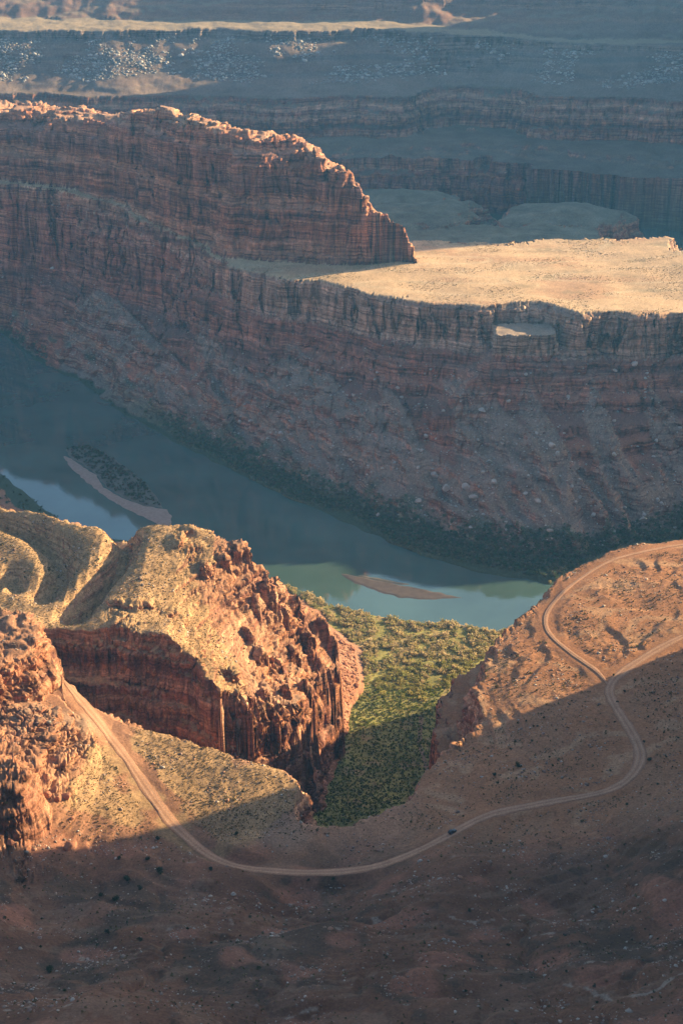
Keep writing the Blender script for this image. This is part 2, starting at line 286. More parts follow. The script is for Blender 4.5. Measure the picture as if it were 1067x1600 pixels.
def height(x, y, full=False):
    x = x.astype(F32); y = y.astype(F32)
    far = sstep(900, 1500, y)
    # rim wander: buttresses and alcoves
    vf = sstep(2300, 2600, y); w1 = n2(x, y, 60, 1) + vf * n2(x, y, 170, 161) * 3.2; w2 = n2(x, y, 60, 2) + vf * n2(x, y, 170, 162) * 3.2; w3 = n2(x, y, 19, 3); w4 = n2(x, y, 19, 4)
    a1 = mix(3.0, 11.0, far); a2 = mix(2.6, 5.0, far)
    wx = x + w1 * a1 + w3 * a2; wy = y + w2 * a1 + w4 * a2
    lk = Look(wx, wy); l0 = Look(x, y)
    fl = 1 - np.abs(n2(x, y, 13, 5)) * 2; fl2 = 1 - np.abs(n2(x, y, 5.5, 6)) * 2      # flutes
    jag = (fl * 1.7 + fl2 * .8)
    floor_n = fbm2(x, y, 40, 4, 20)
    # low ground + rivers
    lf = lk(G['floor'])
    dr = -l0(G['river']); dr2 = -l0(G['river2'])
    dmin = np.minimum(dr, dr2) + n2(x, y, 22, 8) * 3
    shore = sstep(-3, 3, dmin)
    H = mix(-5.0, np.maximum(lf + floor_n * .8 * sstep(5, 40, dmin), .5 + .02 * np.clip(dmin, 0, 50)), shore)
    lay = np.zeros(x.shape, np.int8); S = np.zeros(x.shape, F32)
    def put(h, idx, s, m=None):
        nonlocal H, lay, S
        c = h > H
        if m is not None: c &= m
        H = np.where(c, h, H); lay = np.where(c, idx, lay); S = np.where(c, s, S)
    # ---- foreground bench
    btop = l0(G['btop']); dB = lk(G['lowb']); dR = -lk(G['bench'])
    out = np.clip(-dB, 0, None); din = np.clip(dR + jag * .9, 0, None)
    s = 1 - din / (din + out + .01)
    roadw = 1 - sstep(3.2, 10, l0(G['road']))
    gul = l0(G['gul'])
    rk = l0(G['rockL'])
    topn = fbm2(x, y, 44, 3, 30, .4) * 1.3 + n2(x, y, 9, 40) * .10
    topn = topn * (1 - roadw) * sstep(560, 760, y * 1.0 + 150)
    nearh = fbm2(x, y, 80, 4, 33) * 9 * (1 - sstep(560, 640, y)) * (1 - roadw)
    lump = np.abs(n2(x, y, 24, 41)) * 5.0 * rk
    humm = (n2(x, y, 4.5, 42) * .30 + n2(x, y, 2.1, 43) * .14) * (1 - roadw) * sstep(560, 680, y) * sstep(-.35, .3, n2(x, y, 40, 44) + .25)
    tq = (btop + topn * 1.5 + n2(x, y, 30, 45) * 2.2) / 2.4; tq = tq - np.floor(tq)
    ledge = (sstep(.62, .95, tq) - tq) * 1.3 * (1 - roadw) * sstep(-.1, .35, n2(x, y, 55, 46) + .12) * (1 - sstep(-20, -60, x) * sstep(600, 640, y))
    rill = -np.clip(.16 - np.abs(n2(x * 1.2, y * .5, 60, 47) + .4 * n2(x, y, 18, 48)), 0, .16) * 13 * (1 - sstep(530, 590, y)) * (1 - roadw)
    tp = btop + topn + nearh - gul + lump * (1 - roadw) + humm + ledge + rill
    prof = np.interp(s, [0, .25, .55, .60, .80, .84, .92, 1.0], [0, .10, .34, .50, .60, .84, .90, 1.0]).astype(F32)
    hB = lf + (tp - lf) * prof
    qb = hB / 5.2 + n2(x, y, 40, 49) * .6; qb = qb - np.floor(qb)
    hB = hB + (sstep(.5, .8, qb) - qb) * 4.4 * np.sqrt(rk) * (1 - roadw) * sstep(-.5, .1, n2(x, y, 30, 149))
    st = stepz(hB + n2(x, y, 50, 9) * 2.5)
    hB = mix(hB, st, np.clip((1 - sstep(.96, 1, s)) * sstep(.12, .3, s) * (.85 - .3 * rk), 0, 1))
    put(hB, 1, s, (dB < 0))
    hl = (x > -110) & (x < 15) & (y > 735) & (y < 930)
    if hl.any():
        ux = x + n2(x, y, 7, 175) * 2.2; uy = y + n2(x, y, 7, 176) * 2.2
        for tx, ty, tz, tr in TOWERS:
            dd = tr - np.maximum(np.abs((ux - tx) * .9 + (uy - ty) * .4), np.abs((uy - ty) * .9 - (ux - tx) * .4))
            put(mix(tz - 16, tz, np.interp(np.clip(dd / 3.2 + .3, 0, 1), [0, .35, .45, 1], [0, .62, .70, 1]).astype(F32)) + n2(x, y, 4, 177), 1, .98 + 0 * s, (dd > -1) & hl)
    for kk, kz, kw in (('kn1', 203, 13.), ('kn2', 193, 12.)):
        dk = lk(G[kk]) + jag * .9; put(mix(btop, kz + np.abs(n2(x, y, 9, 160)) * 4, np.interp(np.clip(1 + dk / kw, 0, 1), [0, .3, .42, .75, 1], [0, .50, .58, .92, 1]).astype(F32)), 1, .98 + 0 * s, dk > -kw)
    dsh = lk(G['shelf']) + jag * .5; put(mix(lf + 4, 128 + w3 * 2, sstep(-7, 0, dsh)), 1, .80 + 0 * s, dsh > -7)
    # ---- plateau
    ptop = l0(G['ptop']); dR = -lk(G['plat']); dB = lk(G['platb'])
    alc = .6 * np.exp(-(((x - 190) / 42) ** 2 + ((y - 1475) / 50) ** 2))
    cl = mix(1.0, .1, alc)
    crk = np.clip(.07 - np.abs(n2(x, y, 30, 164)), 0, 1) / .07 * 7 + np.clip(.06 - np.abs(n2(x, y, 13, 165)), 0, 1) / .06 * 3
    din = np.clip(dR + (jag * 1.1 + crk) * cl, 0, None)
    out = np.clip(dB, 0, None)
    s = 1 - din / (din + out + .01)
    lft = sstep(-60, -250, x)
    p1 = np.interp(s, [0, .10, .30, .46, .50, .70, .74, .93, .965, 1.0], [.012, .03, .16, .30, .35, .52, .57, .77, .985, 1.0])
    p2 = np.interp(s, [0, .05, .40, .44, .68, .76, .80, .96, 1.0], [.012, .03, .28, .33, .49, .58, .80, .96, 1.0])
    p3 = np.interp(s, [0, .16, .40, .60, .64, .80, .86, .90, 1.0], [.012, .03, .20, .40, .48, .64, .76, .84, 1.0])
    prof = mix(mix(p1, p2, lft), p3, alc).astype(F32)
    tp = ptop + fbm2(x, y, 90, 4, 50, .38) * 1.5 + n2(x, y, 300, 51) * 1.5
    hP0 = tp * prof
    fanz = 50 + 44 * (1 - 2.4 * np.abs(n2(x + y * .35, y * .22, 62, 52))) + 14 * (1 - 2.4 * np.abs(n2(x + y * .35, y * .22, 24, 152)))
    talus = sstep(-7, 7, fanz - hP0) * sstep(1.0, .88, s)                 # fans of debris, each with its apex up the slope
    fan = (1 - np.abs(n2(x + .3 * y, y * .22, 26, 53)) * 2.4) * 8 * sstep(.06, .22, s) * (1 - sstep(.4, .75, s))
    hP = hP0 + fan * talus
    st = stepz(hP * 1.0 + n2(x, y, 90, 54) * 2)
    hP = mix(hP, st, np.clip(sstep(.10, .25, s) * (1 - sstep(.97, 1, s)) * (1 - .9 * talus) * .8 * (1 - .7 * alc), 0, 1))
    put(hP, 2, s, (dB > 0))
    # notch blocks standing below the rim
    bx, by = P(820, 508, 149)
    u = (x - bx) / 31 + n2(x, y, 12, 55) * .12; v = (y - by - 2) / 20 + n2(x, y, 12, 56) * .12
    m = np.maximum(np.abs(u), np.abs(v))
    put(124 - (np.clip(m, 1, 3) - 1) * 26 + n2(x, y, 8, 58), 2, .8 + 0 * x, m < 3)
    put(mix(144, 124, sstep(.95, 1.06, m)) + n2(x, y, 10, 57), 2, .93 + 0 * x, m < 1.06)
    # ---- mesa
    mt = l0(G['mtop']); dR = -lk(G['mesa']); dB = lk(G['mesab'])
    din = np.clip(dR + jag * 1.3 + np.clip(.06 - np.abs(n2(x, y, 40, 166)), 0, 1) / .06 * 7, 0, None)
    out = np.clip(dB, 0, None); s = 1 - din / (din + out + .01)
    prof = np.interp(s, [0, .22, .30, .50, .56, .9, 1.0], [0, .16, .42, .56, .80, .97, 1.0]).astype(F32)
    endm = sstep(-75, 0, x) * sstep(1760, 1700, y)
    tp = mt + fbm2(x, y, 45, 4, 60) * 3.5 + np.abs(n2(x, y, 14, 61)) * 10 * endm
    qq = n2(x, y, 34, 63) * 2.6 + n2(x, y, 12, 64) * .8; tp = tp + (np.floor(qq) + sstep(.7, .95, qq - np.floor(qq))) * (3.6 + 4 * endm)
    base = np.where(x < -133, ptop - 3, ptop - 1)
    hM = base + (tp - base) * prof
    hM = mix(hM, stepz(hM + n2(x, y, 70, 62) * 2), np.clip(.85 * (1 - sstep(.97, 1, s)) + .9 * endm, 0, 1))
    put(hM, 3, s, dB > 0)
    hl = (x > -60) & (x < 110) & (y > 1600) & (y < 1760)
    if hl.any():
        ux = x + n2(x, y, 9, 178) * 3; uy = y + n2(x, y, 9, 179) * 3
        for tx, ty, tz, tr in MTOWERS:
            dd = tr - np.maximum(np.abs((ux - tx) * .9 + (uy - ty) * .4), np.abs((uy - ty) * .9 - (ux - tx) * .4))
            put(mix(tz - 24, tz, np.interp(np.clip(dd / 3.5 + .3, 0, 1), [0, .35, .45, 1], [0, .62, .70, 1]).astype(F32)) + n2(x, y, 5, 180) * 1.5, 3, .97 + 0 * s, (dd > -1) & hl & (H > tz - 34) & (lay == 3))
    # ---- terraces behind
    for g, zz, w in (('k1', 117, 30), ('k2', 86, 55), ('k3', 86, 70), ('k4', 62, 60)):
        d = lk(G[g]) + n2(x, y, 120, 66) * 26 + n2(x, y, 40, 67) * 8; t = np.clip(1 + d / w, 0, 1)
        dome = np.clip(d, 0, 60) / 60 * (9 if g != 'k1' else 3)
        dome = dome + fbm2(x, y, 50, 4, 168) * 3 * (t > .7)
        h = (zz - 5) * np.interp(t, [0, .5, .72, .78, 1], [.0, .45, .66, .86, 1]).astype(F32) + dome + fbm2(x, y, 60, 3, 65) * 1.5 + 2
        put(h, 4, t, d > -w)
    # ---- far wall
    d1 = lk(G['f1']); b1 = lk(G['f1b']); d2_ = lk(G['f2']); b2 = lk(G['f2b']); d3 = lk(G['f3']); d4 = lk(G['f4']); b4 = lk(G['f4b'])
    bigflute = (1 - np.abs(n2(x, y * .5, 34, 70)) * 2) * 5
    def seg(dr_, db_, z0, z1, pr, j=1.0):
        di = np.clip(-dr_ + jag * 1.2 * j + bigflute * j, 0, None); o = np.clip(db_, 0, None)
        s_ = 1 - di / (di + o + .01)
        return z0 + (z1 - z0) * np.interp(s_, *pr).astype(F32), s_
    xr = sstep(50, 500, x)
    cliffp = ([0, .25, .45, .55, .62, .9, 1], [0, .12, .5, .56, .82, .96, 1])
    h, s1 = seg(d1, b1, 3, mix(75, 68, xr), cliffp); put(h, 5, s1, b1 > 0)
    h = np.where(d1 > 0, mix(75, 68, xr) + np.clip(d1, 0, 130) * .12 + fbm2(x, y, 60, 4, 163) * 5, 0)
    h = np.where(d1 > 2, mix(h, stepz(h + 20), .8), h); put(h, 5, s1 * 0 + 1, d1 > 2)
    h, s1 = seg(d2_, b2, 84, 165, ([0, .12, .3, .36, .5, .56, .9, 1], [0, .08, .40, .45, .70, .75, .98, 1])); put(h, 5, s1 * .999, b2 > 0)
    rz = mix(250, 228, xr)
    t = np.clip(d2_ / (d2_ + np.clip(-d3, 0, None) + .01), 0, 1)
    tn = np.interp(t, [0, .12, .45, .80, .9, .93, 1], [0, .02, .28, .72, .82, .97, 1]).astype(F32)
    h = mix(165, rz, tn) + fbm2(x, y, 50, 4, 71) * 2.5 * sstep(0, .1, t); put(h, 6, t, d2_ > 1)
    h, s1 = seg(d4, b4, rz, mix(470, 325, sstep(50, 280, x)), ([0, .3, .5, .6, 1], [0, .22, .42, .6, 1]), .6)
    put(h + fbm2(x, y, 70, 4, 72) * 5, 7, s1, b4 > 0)
    # ---- off-frame high ground
    da = l0(G['ca']) + n2(x, y, 30, 7) * 2.5; put(mix(150, 440, np.clip(1 + da / 7, 0, 1)), 8, S * 0, da > -7)
    db = l0(G['cb']); put(mix(60, mix(470, 760, sstep(2900, 3100, y)), np.clip(1 + db / 60, 0, 1)) + w1 * 6, 8, S * 0, db > -60)
    return (H, lay, S, dmin, roadw * (lay == 1), rk * (lay == 1)) if full else H

# ------------------------------------------------------------------ sampling the ground: fine inside the view, coarse outside
a_in = math.radians(16.6)
NC = int(1000 * QUAL)
phi = np.r_[np.radians(np.linspace(-62, -17.2, 60)), np.linspace(-a_in, a_in, NC), np.radians(np.linspace(17.2, 62, 60))]
nr = 2300
rr = np.exp(np.linspace(math.log(40), math.log(4400), nr))
NR = int(2000 * QUAL)
cols = len(phi)
Hm = np.empty((cols, nr), F32)
for c0 in range(0, cols, 200):
    p = phi[c0:c0 + 200, None]
    Hm[c0:c0 + 200] = height(np.sin(p) * rr, np.cos(p) * rr)
dz = np.abs(np.diff(Hm, axis=1)); dr_ = np.diff(rr)[None]
met = np.hypot(dr_ * .33, dz) / (.5 * (rr[1:] + rr[:-1]))[None] * np.interp(.5 * (rr[1:] + rr[:-1]), [40, 330, 400, 1100, 4400], [.12, .3, 1, 1, 1])[None]
NB = 72                                            # rings; every column spends the same number of samples on a ring
be = np.linspace(0, nr - 1, NB + 1).astype(int)
dem = np.array([np.percentile(met[60:-60, be[i]:be[i + 1]].sum(1), 80) * .6 + met[60:-60, be[i]:be[i + 1]].sum(1).mean() * .4 for i in range(NB)])
cnt = np.maximum(6, np.round(dem / dem.sum() * NR)).astype(int); NR = int(cnt.sum()) + 1
Rn = np.empty((cols, NR), F32)
k3 = np.vstack([met[:1], met[:-1]]) + met + np.vstack([met[1:], met[-1:]])
for c in range(cols):
    out_ = []
    for i in range(NB):
        m_ = k3[c, be[i]:be[i + 1]]; m_ = m_ + m_.mean() * .35
        cu = np.r_[0, np.cumsum(m_)]; out_.append(np.interp(np.linspace(0, cu[-1], cnt[i] + 1)[:-1], cu, rr[be[i]:be[i + 1] + 1]))
    Rn[c] = np.r_[np.concatenate(out_), rr[-1]]
X = np.sin(phi)[:, None] * Rn; Y = np.cos(phi)[:, None] * Rn
Zh = np.empty(X.shape, F32); LAY = np.empty(X.shape, np.int8); S = np.empty(X.shape, F32); DM = np.empty(X.shape, F32); RW = np.empty(X.shape, F32); RK = np.empty(X.shape, F32)
for c0 in range(0, cols, 200):
    q = slice(c0, c0 + 200)
    Zh[q], LAY[q], S[q], DM[q], RW[q], RK[q] = height(X[q], Y[q], True)
print("heights", round(time.time() - T0, 1))

def grid_normals(X, Y, Zz):
    def d(a, ax):
        g = np.empty_like(a, dtype=F32); s = [slice(None)] * 2
        if ax == 0: g[1:-1] = a[2:] - a[:-2]; g[0] = a[1] - a[0]; g[-1] = a[-1] - a[-2]
        else: g[:, 1:-1] = a[:, 2:] - a[:, :-2]; g[:, 0] = a[:, 1] - a[:, 0]; g[:, -1] = a[:, -1] - a[:, -2]
        return g
    ax, ay, az = d(X, 0), d(Y, 0), d(Zz, 0); bx, by, bz = d(X, 1), d(Y, 1), d(Zz, 1)
    nx = ay * bz - az * by; ny = az * bx - ax * bz; nz = ax * by - ay * bx
    l = np.sqrt(nx * nx + ny * ny + nz * nz) + 1e-12
    s = np.where(nz < 0, -1, 1) / l
    return nx * s, ny * s, nz * s
NX, NY, NZ = grid_normals(X, Y, Zh)
steep = sstep(.90, .60, NZ) * np.where((LAY == 1) & (S > .97), .2 + .8 * RK, 1.0)
NZ0 = NZ.copy()
inview = np.zeros(X.shape, bool); inview[55:-55] = True
land = (DM > 2)
# relief along the surface normal
amp = (1 - RW) * land * inview
sc = mix(1.0, 1.9, sstep(1000, 1700, Y))        # coarser relief on things farther off
flute = (1 - 2 * np.abs(n3(X, Y, Zh * .22, 9.0, 80))) * 1.5 + (1 - 2 * np.abs(n3(X, Y, Zh * .3, 4.0, 81))) * .7
rough = n3(X, Y, Zh, 12, 85) * .9 + n3(X, Y, Zh, 5, 86) * .55 + n3(X, Y, Zh, 2.2, 87) * .33
disp = steep * flute * sc * .3 + rough * (steep * sc * .7 + (1 - steep) * .10 * mix(1, 1.4, sstep(1000, 1700, Y)) * (LAY != 0))
# broken block rock
rkm = (RK > .02) & inview
bl = np.zeros(X.shape, F32)
xs, ys, zs = X[rkm], Y[rkm], Zh[rkm]
wxs = xs + n3(xs, ys, zs, 10, 90) * 2.5; wys = ys + n3(xs, ys, zs, 10, 91) * 2.5
f1, f2, rid = vor3(wxs, wys, zs * 2.0, 9.0, 1); g1, g2_, rid2 = vor3(wxs, wys, zs * 1.8, 3.8, 2)
rkq = RK[rkm] * sstep(-.35, .12, n2(xs, ys, 42, 92) + .35 * n2(xs, ys, 14, 93) + .25 * steep[rkm])
h1, h2, rid3 = vor3(wxs, wys, zs * 1.4, 1.7, 5)
bl[rkm] = rkq * ((np.minimum(h2 - h1, .3) / .3) ** .6 * .7 - .4) + rkq * ((np.minimum(f2 - f1, .12) / .12) * (.9 + 2.5 * rid) + (np.minimum(g2_ - g1, .14) / .14) * (.5 + 1.3 * rid2) - 2.6)
disp += bl
# upright joints and level beds on every cliff
ck = (steep > .08) & inview & land & (LAY > 0) & (LAY < 8)
xs, ys, zs = X[ck], Y[ck], Zh[ck]
qs = np.interp(ys, [500, 1000, 1400, 2600], [.8, .9, 1.5, 2.4]).astype(F32)
far_ = ys > 1150
bl2 = np.zeros(X.shape, F32); tmp = np.zeros(xs.shape, F32)
for msk, q in ((~far_, 1.0), (far_ & (ys < 2200), 1.7), (ys >= 2200, 2.8)):
    if not msk.any(): continue
    x_, y_, z_ = xs[msk], ys[msk], zs[msk]
    x2 = x_ + n3(x_, y_, z_, 14 * q, 94) * 2.5 * q; y2 = y_ + n3(x_, y_, z_, 14 * q, 95) * 2.5 * q
    v = 0
    for sz_, zc, am, sd_ in ((7.5, .14, 1.35, 3), (3.4, .35, .7, 4)):
        f1, f2, rid = vor3(x2 / q, y2 / q, z_ * zc / q, sz_, sd_); v = v + am * ((rid - .5) * 1.9 - 1.5 * (1 - np.minimum(f2 - f1, .14) / .14) ** 1.5)
    zb = z_ + n3(x_, y_, z_, 70, 82) * 2.5
    for th, am in ((2.3, 1.1), (6.1, 1.5)):
        t_ = zb / (th * q); ti = np.floor(t_).astype(np.int32); fr = sstep(0, .18, t_ - ti)
        v = v + am * (mix(RND[(ti - 1) & 4095, 0], RND[ti & 4095, 0], fr) - .5) * 1.5
    tmp[msk] = v * q
bl2[ck] = steep[ck] * tmp * np.where(LAY[ck] == 2, .75, 1.0)
disp += bl2
disp *= amp
XD = X + NX * disp; YD = Y + NY * disp; ZD = Zh + NZ * disp * mix(.75, 1, NZ)
ZD = np.where(land & (LAY > 0), np.maximum(ZD, .4), ZD)
print("relief", round(time.time() - T0, 1))

# ------------------------------------------------------------------ surface colour (rock, soil and plants, with shade painted into the near slope)
def C(*c): return np.array(c, F32)
NXd, NYd, NZd = grid_normals(XD, YD, ZD)
zz = ZD + n3(X, Y, Zh, 90, 100) * 4 + n3(X, Y, Zh, 14, 101) * 1.0
zl = np.arange(0, 620, .5); rs = np.random.default_rng(11)
pal = [C(.33,.135,.075), C(.25,.10,.062), C(.40,.19,.11), C(.19,.085,.06), C(.36,.16,.085), C(.30,.15,.105), C(.44,.25,.155)]
tab = np.zeros((len(zl), 3), F32); i = 0
while i < len(zl):
    w = int(rs.uniform(2, 16)); tab[i:i + w] = pal[rs.integers(len(pal))] * rs.uniform(.85, 1.12); i += w
ker = np.ones(3) / 3
for k in range(3): tab[:, k] = np.convolve(np.pad(tab[:, k], 1, mode='edge'), ker, 'valid')
zi = np.clip(zz / .5, 0, len(zl) - 1)
rock = np.stack([np.interp(zi, np.arange(len(zl)), tab[:, k]) for k in range(3)], -1).astype(F32)
fl_n = fbm2(X, Y, 50, 5, 110); fn = n3(X, Y, ZD, 3.0, 111); fm = n3(X, Y, ZD, 14, 112)
# streaks of desert varnish running down the cliffs
var = n3(X, Y, ZD * .08, 5.0, 113) + n3(X, Y, ZD * .05, 14.0, 114)
col = rock * (1 + .2 * np.clip(var, -1, 1) * steep)[..., None]
steepd = sstep(.93, .66, NZd)
def blend(c, m):
    global col
    col = col + (c - col) * np.clip(m, 0, 1)[..., None]
tan = C(.46,.335,.185); greyg = C(.245,.195,.145); redsoil = C(.32,.17,.095); debris = C(.26,.185,.14)
flat = 1 - steepd
B = LAY == 1; PL = LAY == 2; M = LAY == 3
# bench: red soil and slickrock, grass-gold hills
blend(redsoil * (1 + .2 * fl_n[..., None]), B * np.maximum(flat, (S > .97) * sstep(.35, .6, NZd)) * .75)
blend(C(.28,.20,.14), B * flat * sstep(.1, .5, n2(X, Y, 45, 120)) * .6)
blend(C(.375,.24,.12) * (1 + .22 * fn[..., None] + .15 * fl_n[..., None]), B * sstep(.2, .8, Look(X + n2(X, Y, 22, 131) * 16, Y + n2(X, Y, 22, 132) * 16)(G['grassH']) + .35 * n2(X, Y, 5, 133)) * sstep(.35, .75, NZd) * .9)
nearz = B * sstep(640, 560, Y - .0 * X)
blend(C(.125,.054,.031) * (1 + .3 * fl_n[..., None]), nearz * .75)  # near slope colour darkened and reddened to paint in its shade
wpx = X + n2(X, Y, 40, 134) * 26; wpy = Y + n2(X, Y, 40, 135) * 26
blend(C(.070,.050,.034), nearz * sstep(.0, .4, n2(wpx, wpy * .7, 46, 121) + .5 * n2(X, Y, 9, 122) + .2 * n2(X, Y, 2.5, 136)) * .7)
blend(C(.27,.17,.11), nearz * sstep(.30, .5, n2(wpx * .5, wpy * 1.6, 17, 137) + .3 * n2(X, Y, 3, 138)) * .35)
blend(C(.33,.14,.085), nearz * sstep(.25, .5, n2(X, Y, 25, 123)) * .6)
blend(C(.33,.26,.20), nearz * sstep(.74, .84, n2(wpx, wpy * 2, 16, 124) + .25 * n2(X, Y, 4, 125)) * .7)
benchr = B * sstep(20, 50, X) * (1 - nearz) * flat
blend(C(.20,.16,.11), benchr * sstep(.15, .4, n2(wpx, wpy, 12, 139) + .5 * n2(X, Y, 3.5, 145)) * .55)
blend(C(.37,.165,.073), benchr * .65)
blend(C(.45,.27,.15), benchr * sstep(.2, .5, n2(wpx, wpy * 1.5, 24, 146) + .3 * n2(X, Y, 5, 147)) * .6)
# plateau
blend(C(.52,.35,.20) * (1 + .14 * fl_n[..., None] + .05 * fn[..., None]), PL * sstep(.985, 1, S) * sstep(.55, .8, NZd))
blend(C(.45,.25,.14), PL * sstep(.985, 1, S) * sstep(.1, .6, n2(X * .4, Y, 40, 126) + .3 * n2(X, Y, 9, 148)) * .6)
blend(C(.56,.42,.26), PL * sstep(.985, 1, S) * sstep(.10, .02, np.abs(n2(X * .35 + n2(X, Y, 60, 150) * 12, Y, 48, 151))) * .55)
blend(C(.27,.21,.12), PL * sstep(.985, 1, S) * sstep(.35, .7, n2(X * .5, Y, 22, 152) + .4 * n2(X, Y, 6, 153)) * .5)
fanz = 50 + 44 * (1 - 2.4 * np.abs(n2(X + Y * .35, Y * .22, 62, 52))) + 14 * (1 - 2.4 * np.abs(n2(X + Y * .35, Y * .22, 24, 152)))
talm = sstep(-5, 5, fanz - ZD + 5 * n2(X, Y, 9, 171))
blend(C(.33,.115,.062), PL * (S < .93) * (1 - talm) * (.5 + .5 * sstep(.0, .3, n2(X, Y, 40, 172))))
blend(C(.15,.07,.055), PL * (S < .93) * (1 - .8 * talm) * (np.exp(-((zz - 76) / 7) ** 2) + .8 * np.exp(-((zz - 108) / 4) ** 2) + .7 * np.exp(-((zz - 43) / 3) ** 2)) * .8)
blend(greyg * (1 + .2 * fm[..., None] + .2 * fn[..., None]), PL * (S < .985) * (.08 + .92 * talm) * sstep(.35, .72, NZd) * .68)
blend(C(.25,.19,.165), PL * (S < .985) * .10)
blend(C(.42,.29,.20), PL * (S < .99) * (S > .90) * steepd * sstep(-150, -50, X) * .7)
blend(C(.42,.31,.22), PL * (np.abs(S - .93) < .001) * .8)
alcm = np.exp(-(((X - 190) / 62) ** 2 + ((Y - 1478) / 50) ** 2)) * PL * (S < .999)
blend(C(.25,.20,.15), .7 * alcm * sstep(.4, .7, NZd))
# shore greenery
strip = PL * sstep(.20, .08, S) * sstep(-300, -150, X)
blend(C(.085,.105,.055), strip * .9)
blend(C(.055,.10,.06), PL * sstep(.24, .18, S) * sstep(.14, .2, S) * sstep(0.0, .3, n2(X, Y, 30, 127)) * .8)
# mesa
blend(C(.44,.27,.17), M * sstep(.98, 1, S) * sstep(.5, .8, NZd) * .7)
# terraces, far wall
blend(C(.17,.165,.11) * (1 + .3 * fl_n[..., None] + .2 * fm[..., None]), (LAY == 4) * sstep(.4, .8, NZd) * .9)
blend(C(.13,.12,.085) * (1 + .35 * fl_n[..., None]), (LAY == 5) * sstep(.7, .92, NZd) * .75)
col[LAY == 5] *= .92
blend(C(.16,.14,.115) * (1 + .2 * fl_n[..., None] + .15 * fn[..., None]), (LAY == 6) * .75)
blend(C(.36,.27,.16), (LAY >= 6) * sstep(.95, .99, NZd) * (Y > 2960) * .7)
blend(C(.17,.13,.10), (LAY == 7) * .6)
# low ground
low = LAY == 0
blend(C(.28,.25,.08) * (1 + .3 * fl_n[..., None]), low * 1.0)
blend(C(.30,.20,.11), low * sstep(.25, .5, n2(X, Y, 15, 156) + .4 * n2(X, Y, 4, 157)) * .6)
blend(C(.20,.20,.07), low * (Y < 1000) * sstep(-.1, .4, n2(X, Y, 18, 128)) * .8)
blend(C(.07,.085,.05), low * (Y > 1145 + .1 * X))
blend(C(.36,.24,.17), low * sstep(9, 2, DM) * (Y < 1145 + .1 * X) * (X > 90) * .9)
blend(C(.30,.18,.12), low * (dist_line([tuple(p) for p in [P(658,1110,15), P(655,1150,16), P(668,1185,18), P(660,1215,20), P(640,1240,22)]], X, Y) < 1.6) * .8)
blend(C(.36,.17,.10), B * sstep(.30, .12, S) * .4)
mot = 1 + .14 * np.clip(fn, -1, 1) + .12 * np.clip(fm, -1, 1)
col = np.clip(col * mot[..., None], .02, .8)
print("colour", round(time.time() - T0, 1))

